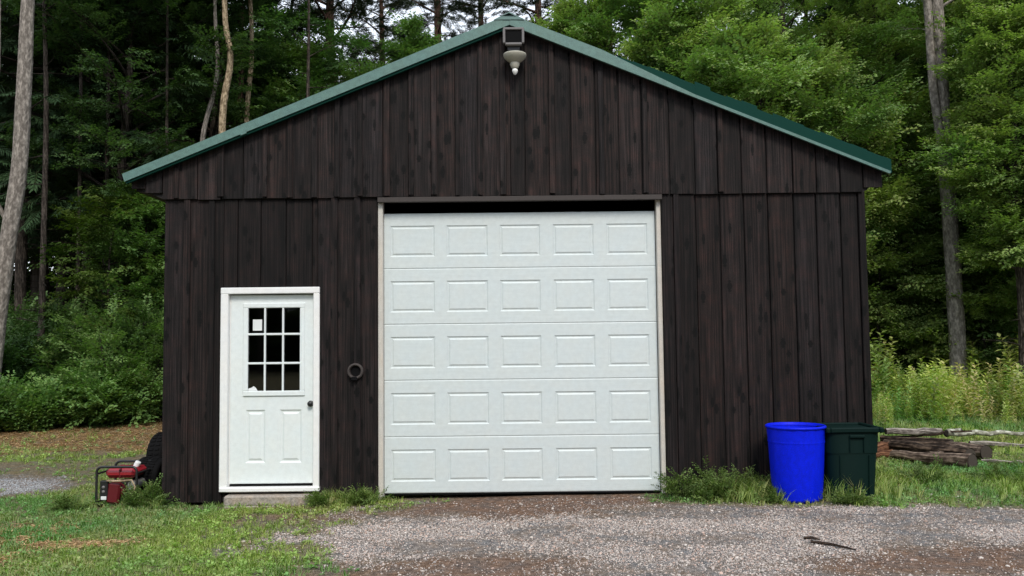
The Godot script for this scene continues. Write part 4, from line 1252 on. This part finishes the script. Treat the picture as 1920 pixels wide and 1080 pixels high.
func build_entry_door(g: Node) -> void:
	var d := part("entry_door", boxm(Vector3(-2.485, 1.185, -0.055), Vector3(0.86, 1.94, 0.012)), M.white_door, g)
	# solid slab is opened for the lites: replace the backing by strips
	var sb := MB.new()
	var gx := [-2.735, -2.572, -2.552, -2.385, -2.365, -2.200]
	var gy := [1.165, 1.438, 1.460, 1.738, 1.760, 2.022]
	sb = MB.new()
	var lite := [gx[0] - 0.012, gx[5] + 0.012, gy[0] - 0.012, gy[5] + 0.012]
	var p1 := [-2.757, -2.555, 0.43, 0.972]
	var p2 := [-2.405, -2.180, 0.43, 0.972]
	for z in [-0.020, -0.060]:
		front_with_holes(sb, -2.915, -2.055, 0.222, 2.155, z, [lite] if z < -0.03 else [lite, p1, p2])
	for e in [[-2.915, 0], [-2.055, 0]]:
		sb.poly([Vector3(e[0], 0.222, -0.02), Vector3(e[0], 2.155, -0.02), Vector3(e[0], 2.155, -0.06), Vector3(e[0], 0.222, -0.06)], Vector3(-2.485, 1.2, -0.04))
	for y in [0.222, 2.155]:
		sb.poly([Vector3(-2.915, y, -0.02), Vector3(-2.055, y, -0.02), Vector3(-2.055, y, -0.06), Vector3(-2.915, y, -0.06)], Vector3(-2.485, 1.2, -0.04))
	d.mesh = sb.mesh(true, false)
	for p in [p1, p2]:
		var pb := MB.new()
		panel_relief(pb, p[0], p[1], p[2], p[3], -0.020, 0.011, 0.016)
		part("panel", pb.mesh(true, false), M.white_door, d)
	# lite frame and bars
	var fb := MB.new()
	var cx: float = (lite[0] + lite[1]) * 0.5
	var cy: float = (lite[2] + lite[3]) * 0.5
	var wd: float = lite[1] - lite[0]
	var hd: float = lite[3] - lite[2]
	fb.box(Vector3(cx, lite[3] + 0.012, -0.018), Vector3(wd + 0.08, 0.05, 0.026), 0.006)
	fb.box(Vector3(cx, lite[2] - 0.014, -0.018), Vector3(wd + 0.08, 0.054, 0.026), 0.006)
	fb.box(Vector3(lite[0] - 0.014, cy, -0.018), Vector3(0.052, hd - 0.026, 0.024), 0.006)
	fb.box(Vector3(lite[1] + 0.014, cy, -0.018), Vector3(0.052, hd - 0.026, 0.024), 0.006)
	part("lite_frame", fb.mesh(true, false), M.white_door, d)
	for i in [1, 3]:
		part("bar", boxm(Vector3((gx[i] + gx[i + 1]) * 0.5, cy, -0.018), Vector3(gx[i + 1] - gx[i], hd, 0.018), 0.004), M.white_door, d)
		for k in 3:
			part("bar", boxm(Vector3((gx[k * 2] + gx[k * 2 + 1]) * 0.5, (gy[i] + gy[i + 1]) * 0.5, -0.018), Vector3(gx[k * 2 + 1] - gx[k * 2] + (0.02 if k != 1 else -0.002), gy[i + 1] - gy[i], 0.016), 0.004), M.white_door, d)
	for i in 3:
		for k in 3:
			part("pane", boxm(Vector3((gx[i * 2] + gx[i * 2 + 1]) * 0.5, (gy[k * 2] + gy[k * 2 + 1]) * 0.5, -0.034), Vector3(gx[i * 2 + 1] - gx[i * 2] + 0.018, gy[k * 2 + 1] - gy[k * 2] + 0.018, 0.004)), M.glass, d)
	part("paper_notice", boxm(Vector3(-2.645, 1.845, -0.0305), Vector3(0.095, 0.115, 0.001)), M.paper, d)
	part("paper_scrap", prism([Vector2(-2.735, 1.168), Vector2(-2.64, 1.168), Vector2(-2.655, 1.195), Vector2(-2.68, 1.215), Vector2(-2.70, 1.200), Vector2(-2.735, 1.19)], -0.0312, -0.0302), M.paper, d)
	var kb := MB.new()
	kb.lathe([Vector2(0.001, 0.055), Vector2(0.018, 0.053), Vector2(0.027, 0.042), Vector2(0.026, 0.032), Vector2(0.012, 0.024), Vector2(0.012, 0.008), Vector2(0.03, 0.006), Vector2(0.032, 0.0)], 18, Transform3D(Basis(Vector3.RIGHT, PI / 2), Vector3(-2.087, 1.03, -0.02)))
	part("knob", kb.mesh(true, false), M.black, d)
	# casing and threshold
	var f := part("door_frame", boxm(Vector3(-2.9665, 1.156, 0.010), Vector3(0.079, 2.02, 0.066), 0.006), M.white_frame, g)
	part("casing", boxm(Vector3(-2.018, 1.156, 0.010), Vector3(0.064, 2.02, 0.066), 0.006), M.white_frame, f)
	part("casing", boxm(Vector3(-2.496, 2.199, 0.010), Vector3(1.020, 0.066, 0.068), 0.006), M.white_frame, f)
	for q in [[-2.9215, 0.012], [-2.0485, 0.012]]:
		part("jamb_stop", boxm(Vector3(q[0], 1.18, -0.045), Vector3(0.010, 1.96, 0.05)), M.white_frame, f)
	part("sill", boxm(Vector3(-2.489, 0.172, 0.020), Vector3(1.02, 0.046, 0.09), 0.008), M.white_frame, f)
	part("sweep", boxm(Vector3(-2.485, 0.209, -0.02), Vector3(0.86, 0.016, 0.02)), M.rubber, d)

# ---------------------------------------------------------------- things
func build_things() -> void:
	rng.seed = 404
	# step
	var sp := thing("door_step", "weathered pale concrete block under the white entry door", "step")
	sp.position = Vector3(-2.485, 0.02, 0.05)
	part("block", boxm(Vector3(0, 0.05, 0), Vector3(0.88, 0.105, 0.18), 0.014), M.concrete, sp)
	part("mortar_edge", boxm(Vector3(0, -0.02, 0.11), Vector3(0.86, 0.06, 0.03), 0.01), M.concrete, sp)
	# flood light with a square frame
	var fl := thing("flood_light", "square grey framed dark flood light just under the roof ridge", "light", Vector3(0.044, 4.805, 0.11))
	var b := MB.new()
	var hw := 0.098
	for s in [-1.0, 1.0]:
		b.box(Vector3(s * hw, 0.0, 0.045), Vector3(0.026, 0.152, 0.05), 0.006)
		b.box(Vector3(0, s * 0.077 - (0.006 if s < 0 else 0.0), 0.045), Vector3(0.172 if s < 0 else 0.216, 0.026, 0.05), 0.006)
	part("frame", b.mesh(true, false), M.grey_frame, fl)
	part("lens", boxm(Vector3(0, 0, 0.048), Vector3(0.175, 0.133, 0.01)), M.rubber, fl)
	part("bracket", boxm(Vector3(0, -0.115, -0.015), Vector3(0.13, 0.06, 0.08), 0.006), M.black, fl)
	# beige security lamp
	var sl := thing("gable_lamp", "beige bell shaped lamp with a white bulb under the flood light", "lamp", Vector3(0.055, 4.545, 0.06))
	b = MB.new()
	b.lathe([Vector2(0.0, 0.088), Vector2(0.06, 0.084), Vector2(0.122, 0.072), Vector2(0.126, 0.066), Vector2(0.126, 0.056), Vector2(0.116, 0.03), Vector2(0.09, 0.0), Vector2(0.06, -0.022), Vector2(0.048, -0.03)], 28, Transform3D(Basis.IDENTITY, Vector3(0, 0, 0.125)))
	part("shade", b.mesh(true, false), M.cream, sl)
	b = MB.new()
	b.lathe([Vector2(0.048, -0.028), Vector2(0.05, -0.05), Vector2(0.042, -0.085), Vector2(0.03, -0.10)], 22, Transform3D(Basis.IDENTITY, Vector3(0, 0, 0.125)))
	part("socket", b.mesh(true, false), M.cream, sl)
	b = MB.new()
	b.lathe([Vector2(0.022, -0.10), Vector2(0.032, -0.118), Vector2(0.03, -0.138), Vector2(0.018, -0.165), Vector2(0.0, -0.178)], 18, Transform3D(Basis.IDENTITY, Vector3(0, 0, 0.125)))
	part("bulb", b.mesh(true, false), M.bulb, sl)
	part("wall_plate", boxm(Vector3(0, 0.03, 0.007), Vector3(0.11, 0.11, 0.02), 0.006), M.cream, sl)
	b = MB.new()
	b.tube([Vector3(0, 0.04, 0.01), Vector3(0, 0.075, 0.05), Vector3(0, 0.08, 0.12)], [0.014, 0.014, 0.014], 10)
	part("arm", b.mesh(true, false), M.cream, sl)
	sl.scale = Vector3(0.95, 0.88, 0.95)
	# round wall vent
	var wv := thing("wall_vent", "dull brown round vent hood with a black hole beside the big door", "vent", Vector3(-1.613, 1.36, 0.044))
	b = MB.new()
	var tr := Transform3D(Basis(Vector3.RIGHT, PI / 2), Vector3.ZERO)
	b.lathe([Vector2(0.092, 0.0), Vector2(0.092, 0.02), Vector2(0.088, 0.034), Vector2(0.076, 0.04), Vector2(0.064, 0.034), Vector2(0.058, 0.0)], 26, tr)
	part("ring", b.mesh(true, false), M.rust, wv)
	b = MB.new()
	b.lathe([Vector2(0.0, 0.004), Vector2(0.057, 0.004)], 20, tr)
	part("hole", b.mesh(true, false), M.rubber, wv)
	b = MB.new()
	b.box(Vector3(-0.01, -0.085, 0.022), Vector3(0.07, 0.05, 0.05), 0.01)
	part("flap", b.mesh(true, false), M.rubber, wv)
	wv.scale = Vector3(0.9, 0.9, 0.9)
	build_bins()
	build_generator()
	build_logs()

func build_bins() -> void:
	var bl := thing("blue_bin", "round bright blue open plastic bin standing against the dark wall", "bin", Vector3(2.755, ground_y(2.75, 0.4) - 0.004, 0.42))
	var b := MB.new()
	b.lathe([Vector2(0.0, 0.0), Vector2(0.20, 0.0), Vector2(0.222, 0.012), Vector2(0.228, 0.03)], 56, Transform3D.IDENTITY)
	b.lathe([Vector2(0.228, 0.03), Vector2(0.242, 0.2), Vector2(0.254, 0.4), Vector2(0.262, 0.56), Vector2(0.266, 0.565), Vector2(0.267, 0.58), Vector2(0.264, 0.588), Vector2(0.272, 0.70)], 96, Transform3D.IDENTITY, Color.WHITE, Vector2.ONE, 0.011, 14)
	b.lathe([Vector2(0.262, 0.70), Vector2(0.245, 0.4), Vector2(0.222, 0.03), Vector2(0.0, 0.02)], 56, Transform3D.IDENTITY)
	part("tub", b.mesh(true, false), M.blue, bl)
	b = MB.new()
	b.lathe([Vector2(0.266, 0.70), Vector2(0.280, 0.70), Vector2(0.286, 0.710), Vector2(0.284, 0.722), Vector2(0.274, 0.728), Vector2(0.262, 0.724), Vector2(0.258, 0.70)], 56, Transform3D.IDENTITY)
	part("rim", b.mesh(true, false), M.blue, bl)
	# green square bin, tapered
	var gb := thing("green_bin", "square dark green plastic bin with a recessed grip beside the blue bin", "bin", Vector3(3.27, ground_y(3.27, 0.3) - 0.004, 0.33))
	b = MB.new()
	var levels := [[0.0, 0.200, 0.19], [0.05, 0.213, 0.20], [0.45, 0.238, 0.225], [0.455, 0.246, 0.233], [0.655, 0.258, 0.245]]
	var prev := []
	for l in levels:
		var ring := []
		for k in 33:
			var a := TAU * k / 32 + PI / 32
			var cx := signf(cos(a)) * pow(absf(cos(a)), 0.30)
			var cz := signf(sin(a)) * pow(absf(sin(a)), 0.30)
			ring.append(b.vert(Vector3(cx * l[1], l[0], cz * l[2]), Vector3(cx * absf(cx), 0.08, cz * absf(cz)).normalized()))
		if prev.size():
			for k in 32: b.ix.append_array([prev[k], ring[k], ring[k + 1], prev[k], ring[k + 1], prev[k + 1]])
		prev = ring
	b.box(Vector3(0, 0.012, 0), Vector3(0.36, 0.02, 0.34), 0.004)
	part("tub", b.mesh(true, false), M.green_bin, gb)
	b = MB.new()
	for s in [-1.0, 1.0]:
		b.box(Vector3(s * 0.256, 0.675, 0), Vector3(0.044, 0.05, 0.545), 0.010)
		b.box(Vector3(0, 0.675, s * 0.245), Vector3(0.468, 0.05, 0.044), 0.010)
	part("rim", b.mesh(true, false), M.green_bin, gb)
	part("grip", boxm(Vector3(0.02, 0.615, 0.252), Vector3(0.15, 0.03, 0.03), 0.008), M.green_bin, gb)
	for s in [-1.0, 1.0]:
		part("rib", boxm(Vector3(0.02 + s * 0.068, 0.535, 0.240), Vector3(0.014, 0.14, 0.02), 0.004, Basis(Vector3.RIGHT, 0.06)), M.green_bin, gb)
		part("rib", boxm(Vector3(s * 0.14, 0.25, 0.214), Vector3(0.012, 0.38, 0.014), 0.004, Basis(Vector3.RIGHT, 0.06)), M.green_bin, gb)
	b = MB.new()
	b.lathe([Vector2(0.0, 0.0), Vector2(0.15, 0.0), Vector2(0.15, 0.0)], 20, Transform3D(Basis.IDENTITY, Vector3(0, 0.66, 0)))
	part("lid", boxm(Vector3(0, 0.668, 0), Vector3(0.475, 0.022, 0.452), 0.008), M.green_bin, gb)

func build_generator() -> void:
	var at := Vector3(-4.075, ground_y(-4.07, -0.25), -0.02)
	var g := thing("generator", "small red portable generator in a black tube frame by the garage corner", "generator", at)
	var hx := 0.205
	var z0 := -0.42
	var h := 0.40
	for q in [0.0, z0]:
		var b := MB.new()
		var pts := []
		var rad := []
		for k in 6: pts.append(Vector3(-hx, 0.04 + (h - 0.08) * k / 5.0, q))
		for k in 5: pts.append(Vector3(-hx + 0.05 - 0.05 * cos(PI / 2 * (k + 1) / 5.0), h - 0.05 + 0.05 * sin(PI / 2 * (k + 1) / 5.0), q))
		pts.append(Vector3(0, h, q))
		for k in 5: pts.append(Vector3(hx - 0.05 + 0.05 * sin(PI / 2 * k / 5.0), h - 0.05 + 0.05 * cos(PI / 2 * k / 5.0), q))
		for k in 6: pts.append(Vector3(hx, h - 0.05 - (h - 0.09) * k / 5.0, q))
		for p in pts: rad.append(0.013)
		b.tube(pts, rad, 10)
		part("hoop", b.mesh(true, false), M.black_paint, g)
	for s in [-1.0, 1.0]:
		for y in [0.045, 0.33]:
			var b := MB.new()
			b.tube([Vector3(s * hx, y, 0), Vector3(s * hx, y, z0)], [0.011, 0.011], 8)
			part("crossbar", b.mesh(true, false), M.black_paint, g)
		part("foot", boxm(Vector3(s * 0.17, 0.015, -0.02), Vector3(0.06, 0.03, 0.05), 0.008), M.rubber, g)
		part("foot", boxm(Vector3(s * 0.17, 0.015, z0 + 0.02), Vector3(0.06, 0.03, 0.05), 0.008), M.rubber, g)
	# fuel tank: two swellings with a strap between
	var tb := MB.new()
	tb.box(Vector3(0.01, 0.325, -0.21), Vector3(0.31, 0.095, 0.34), 0.034)
	var t := part("fuel_tank", tb.mesh(true, false), M.red, g)
	part("strap", boxm(Vector3(0.012, 0.325, -0.21), Vector3(0.024, 0.101, 0.346), 0.010), M.red_dark, t)
	var cb := MB.new()
	cb.lathe([Vector2(0.0, 0.06), Vector2(0.026, 0.058), Vector2(0.03, 0.05), Vector2(0.03, 0.0)], 18, Transform3D(Basis(Vector3.BACK, -0.5), Vector3(0.10, 0.372, -0.22)))
	part("fuel_cap", cb.mesh(true, false), M.paper, t)
	# engine with cooling fins, recoil cover, muffler
	var eb := MB.new()
	eb.box(Vector3(0.02, 0.15, -0.2), Vector3(0.18, 0.18, 0.22), 0.02)
	for k in 6: eb.box(Vector3(0.02, 0.10 + k * 0.024, -0.2), Vector3(0.205, 0.006, 0.24))
	var e := part("engine", eb.mesh(true, false), M.black_paint, g)
	var rb := MB.new()
	rb.lathe([Vector2(0.0, 0.05), Vector2(0.05, 0.048), Vector2(0.075, 0.03), Vector2(0.082, 0.0)], 24, Transform3D(Basis(Vector3.RIGHT, PI / 2), Vector3(-0.02, 0.15, -0.09)))
	part("recoil_cover", rb.mesh(true, false), M.red_dark, e)
	part("shroud", boxm(Vector3(-0.04, 0.13, -0.04), Vector3(0.13, 0.21, 0.07), 0.018, Basis(Vector3.BACK, -0.12)), M.red_dark, e)
	var mb := MB.new()
	mb.tube([Vector3(0.13, 0.20, -0.06), Vector3(0.13, 0.20, -0.30)], [0.045, 0.045], 14)
	part("muffler", mb.mesh(true, false), M.steel, e)
	var hb := MB.new()
	hb.tube([Vector3(-0.10, 0.262, 0.0), Vector3(0.02, 0.258, 0.012), Vector3(0.16, 0.266, 0.01), Vector3(0.20, 0.20, 0.02), Vector3(0.16, 0.10, 0.03)], [0.010, 0.011, 0.011, 0.010, 0.008], 8)
	part("cord", hb.mesh(true, false), M.pale, g)
	part("control_panel", boxm(Vector3(-0.135, 0.16, -0.03), Vector3(0.08, 0.2, 0.05), 0.008), M.black_paint, g)
	part("plate", boxm(Vector3(-0.13, 0.085, 0.0), Vector3(0.055, 0.035, 0.012), 0.003), M.paper, g)
	for k in 2:
		var ob := MB.new()
		ob.lathe([Vector2(0.0, 0.012), Vector2(0.014, 0.01), Vector2(0.016, 0.0)], 14, Transform3D(Basis(Vector3.RIGHT, PI / 2), Vector3(-0.135, 0.15 + k * 0.045, -0.005)))
		part("socket", ob.mesh(true, false), M.grey_frame, g)
	# tyres leaning on the side wall
	var spec := [["large black rubber tyre standing behind the garage's left corner", Vector3(-3.965, 0.345, -0.95), 0.31, 0.19, 0.05], ["small thick black tyre standing beside the red generator", Vector3(-3.93, 0.235, -0.52), 0.20, 0.26, -0.10]]
	for s in spec:
		var ty := thing("tyre", s[0], "tyre", s[1], "tyres by the garage corner")
		var r: float = s[2]
		var w: float = s[3]
		var b := MB.new()
		var tr := Transform3D(Basis(Vector3.BACK, PI / 2 + s[4]), Vector3.ZERO)
		b.lathe([Vector2(r * 0.55, -w * 0.36), Vector2(r * 0.7, -w * 0.48), Vector2(r * 0.88, -w * 0.5), Vector2(r * 0.97, -w * 0.42), Vector2(r, -w * 0.25), Vector2(r, w * 0.25), Vector2(r * 0.97, w * 0.42), Vector2(r * 0.88, w * 0.5), Vector2(r * 0.7, w * 0.48), Vector2(r * 0.55, w * 0.36), Vector2(r * 0.52, 0), Vector2(r * 0.55, -w * 0.36)], 40, tr)
		part("casing", b.mesh(true, false), M.rubber, ty)
		b = MB.new()
		for k in 36:
			var a := TAU * k / 36.0
			for side in [-1.0, 1.0]:
				b.box(tr * Vector3(cos(a) * r * 1.005, side * w * 0.17, sin(a) * r * 1.005), Vector3(0.014, w * 0.24, r * 0.09), 0.003, tr.basis * Basis(Vector3.UP, -a))
		part("tread", b.mesh(true, false), M.rubber, ty).set_meta("kind", "stuff")
		b = MB.new()
		b.lathe([Vector2(0.0, 0.02), Vector2(r * 0.2, 0.02), Vector2(r * 0.45, -0.01), Vector2(r * 0.55, 0.03)], 24, tr)
		part("hub", b.mesh(true, false), M.black_paint, ty)

func log_(label: String, a: Vector3, b: Vector3, r0: float, r1: float, bark: Material, called := "log", wig := 0.02, cat := "log") -> void:
	var t := thing(called, label, cat, a, "cut logs and branches on the grass right of the garage")
	var mb := MB.new()
	var n := 7
	var pts := []
	var rad := []
	for i in n + 1:
		var f := float(i) / n
		pts.append((b - a) * f + Vector3(rr(-wig, wig), rr(-wig, wig) * 0.5, rr(-wig, wig)) * (1.0 if i > 0 and i < n else 0.0))
		rad.append(lerpf(r0, r1, f) * rr(0.94, 1.06))
	mb.tube(pts, rad, 14, Color.WHITE, false, 0.05, a.x * 3.0)
	part("bark", mb.mesh(true, false), bark, t)
	var d := (b - a).normalized()
	for e in 2:
		var cb := MB.new()
		var p: Vector3 = pts[0] if e == 0 else pts[n]
		var rr0: float = rad[0] if e == 0 else rad[n]
		var dd := -d if e == 0 else d
		cb.tube([p - dd * 0.02, p + dd * 0.003], [rr0 * 0.93, rr0 * 0.93], 14)
		part("cut_end", cb.mesh(true, false), M.cut, t)

func gy(x: float, z: float, r: float) -> Vector3: return Vector3(x, ground_y(x, z) + r * 0.85, z)

func build_logs() -> void:
	log_("thick brown log in front of the pile, its dark cut end turned to the drive", gy(4.74, -1.95, 0.075), gy(5.28, -1.1, 0.095), 0.065, 0.095, M.log_pale)
	log_("short thick log right behind the front log, dark end showing", gy(5.02, -2.6, 0.10), gy(5.44, -1.45, 0.12), 0.075, 0.10, M.log)
	log_("log lying apart at the pile's right end with a dark round cut", gy(5.42, -2.9, 0.09), gy(5.80, -1.75, 0.11), 0.07, 0.10, M.log_pale)
	log_("reddish brown log with peeled bark at the pile's left end", gy(4.66, -2.45, 0.08), gy(5.2, -2.8, 0.07), 0.08, 0.065, M.log_red)
	log_("smaller reddish piece lying below the reddish brown log by the green bin", gy(4.50, -2.10, 0.06), gy(4.86, -2.25, 0.06), 0.06, 0.05, M.log_red)
	log_("dark weathered log in the middle of the pile", gy(4.98, -2.75, 0.09), gy(5.62, -2.25, 0.09), 0.08, 0.075, M.log)
	log_("dark log resting on the middle of the pile", gy(5.10, -3.1, 0.14), gy(5.66, -2.3, 0.16), 0.045, 0.055, M.log)
	log_("pale grey log lying across the top of the pile", gy(5.2, -3.2, 0.24), gy(6.0, -3.25, 0.22), 0.042, 0.05, M.grey)
	log_("long pale bare branch reaching from the pile to the photo's right border", gy(6.0, -3.1, 0.22), gy(7.7, -3.7, 0.12), 0.042, 0.02, M.birch, "branch", 0.035, "branch")
	log_("thin grey branch lying under the long pale branch", gy(6.1, -2.7, 0.10), gy(7.6, -2.6, 0.06), 0.035, 0.02, M.grey, "branch", 0.05, "branch")
	log_("pale chunk of split wood on the pile beside the pale branch", gy(6.02, -3.15, 0.2), gy(6.25, -3.2, 0.24), 0.05, 0.04, M.birch)
	log_("thin crooked pole lying askew across the front of the log pile", gy(5.0, -1.55, 0.16), gy(5.75, -1.95, 0.05), 0.025, 0.018, M.log_pale, "branch", 0.03, "branch")
	log_("thin dark broken branch poking out of the weeds behind the log pile", gy(5.3, -3.4, 0.10), gy(6.3, -3.0, 0.26), 0.024, 0.012, M.log, "branch", 0.04, "branch")
	log_("short grey stick lying before the log with the dark round cut", gy(5.6, -1.5, 0.04), gy(6.1, -1.3, 0.04), 0.02, 0.015, M.grey, "branch", 0.02, "branch")
	# sticks on the drive
	for q in [["dark bent stick lying on the gravel drive", Vector3(2.28, 0, 2.15), Vector3(2.52, 0, 2.42)], ["small dark twig just behind the bent stick on the gravel", Vector3(2.27, 0, 2.02), Vector3(2.37, 0, 2.10)]]:
		var a: Vector3 = q[1]
		var c: Vector3 = q[2]
		a.y = ground_y(a.x, a.z) + 0.012
		c.y = ground_y(c.x, c.z) + 0.012
		var b := MB.new()
		b.tube([a, a.lerp(c, 0.4) + Vector3(0.012, 0.006, -0.01), a.lerp(c, 0.75) + Vector3(-0.008, 0.008, 0.01), c], [0.011, 0.010, 0.009, 0.004], 7)
		tag(part("stick", b.mesh(true, false), M.log), q[0], "stick", "sticks on the drive")
	# weeds along the walls
	var wd := [[1.72, 0.16, 0.30, 0.55, "leafy weeds at the big door's right foot"], [2.05, 0.17, 0.34, 0.55, "tallest weeds along the right wall, midway to the blue bin"], [2.36, 0.18, 0.30, 0.5, "weeds close left of the blue bin"], [1.95, 0.34, 0.16, 0.5, "low weeds in front of the tall ones on the right wall"], [2.50, 0.42, 0.14, 0.4, "low weeds against the blue bin's foot"], [3.15, 0.62, 0.10, 0.35, "small weeds between the feet of the two bins"], [-1.55, 0.14, 0.16, 0.4, "weeds at the foot of the boards below the vent"], [-1.88, 0.13, 0.09, 0.3, "low weeds right of the concrete step"], [-3.66, 0.10, 0.22, 0.4, "leafy weeds at the garage's left corner"], [-3.80, 0.04, 0.17, 0.3, "pale weeds between the generator and the corner"], [-4.5, 0.12, 0.12, 0.4, "low weeds beside the generator's free end"], [5.9, -0.9, 0.22, 0.7, "greyish weeds in front of the log with the dark round cut"], [5.2, -0.3, 0.16, 0.6, "low weeds in front of the thick brown log"], [6.6, -1.6, 0.28, 0.8, "bushy weeds right of the log pile"], [4.35, -0.3, 0.15, 0.5, "low weeds right of the green bin"]]
	for q in wd:
		shrub("weed_clump", q[4], Vector3(q[0], ground_y(q[0], q[1]) - 0.01, q[1]), q[2], q[3], 110, Color(0.10, 0.18, 0.05), Color(0.22, 0.30, 0.10), "weeds along the garage walls and the log pile", 0.27, "weeds")

# ---------------------------------------------------------------- start
func _ready() -> void:
	var cam := Camera3D.new()
	cam.name = "camera"
	add_child(cam)
	cam.position = Vector3(0, 1.66, 8.83)
	cam.basis = Basis(Vector3.RIGHT, deg_to_rad(3.5)) * Basis(Vector3.BACK, deg_to_rad(-0.62))
	cam.fov = rad_to_deg(2.0 * atan(540.0 / 1600.0))
	cam.near = 0.05
	cam.far = 600.0
	cam.current = true
	var env := Environment.new()
	env.background_mode = Environment.BG_SKY
	var sky := ProceduralSkyMaterial.new()
	sky.sky_top_color = Color(0.80, 0.84, 0.90)
	sky.sky_horizon_color = Color(0.90, 0.92, 0.94)
	sky.sky_curve = 0.2
	sky.ground_bottom_color = Color(0.2, 0.19, 0.17)
	sky.ground_horizon_color = Color(0.5, 0.5, 0.48)
	sky.sun_angle_max = 10.0
	env.sky = Sky.new()
	env.sky.sky_material = sky
	env.tonemap_mode = Environment.TONE_MAPPER_LINEAR
	env.tonemap_exposure = 1.78
	env.sdfgi_enabled = true
	env.ssao_enabled = true
	env.ssil_enabled = true
	var we := WorldEnvironment.new()
	we.name = "environment"
	we.environment = env
	add_child(we)
	var sun := DirectionalLight3D.new()
	sun.name = "sun"
	sun.light_energy = 0.45
	sun.light_color = Color(1.0, 0.97, 0.92)
	sun.light_angular_distance = 16.0
	sun.shadow_enabled = true
	sun.sky_mode = DirectionalLight3D.SKY_MODE_LIGHT_ONLY
	add_child(sun)
	sun.look_at_from_position(Vector3(2.5, 13, 12), Vector3.ZERO, Vector3.UP)
	make_materials()
	build_ground()
	build_garage()
	build_woods()
	build_things()
	build_covering()
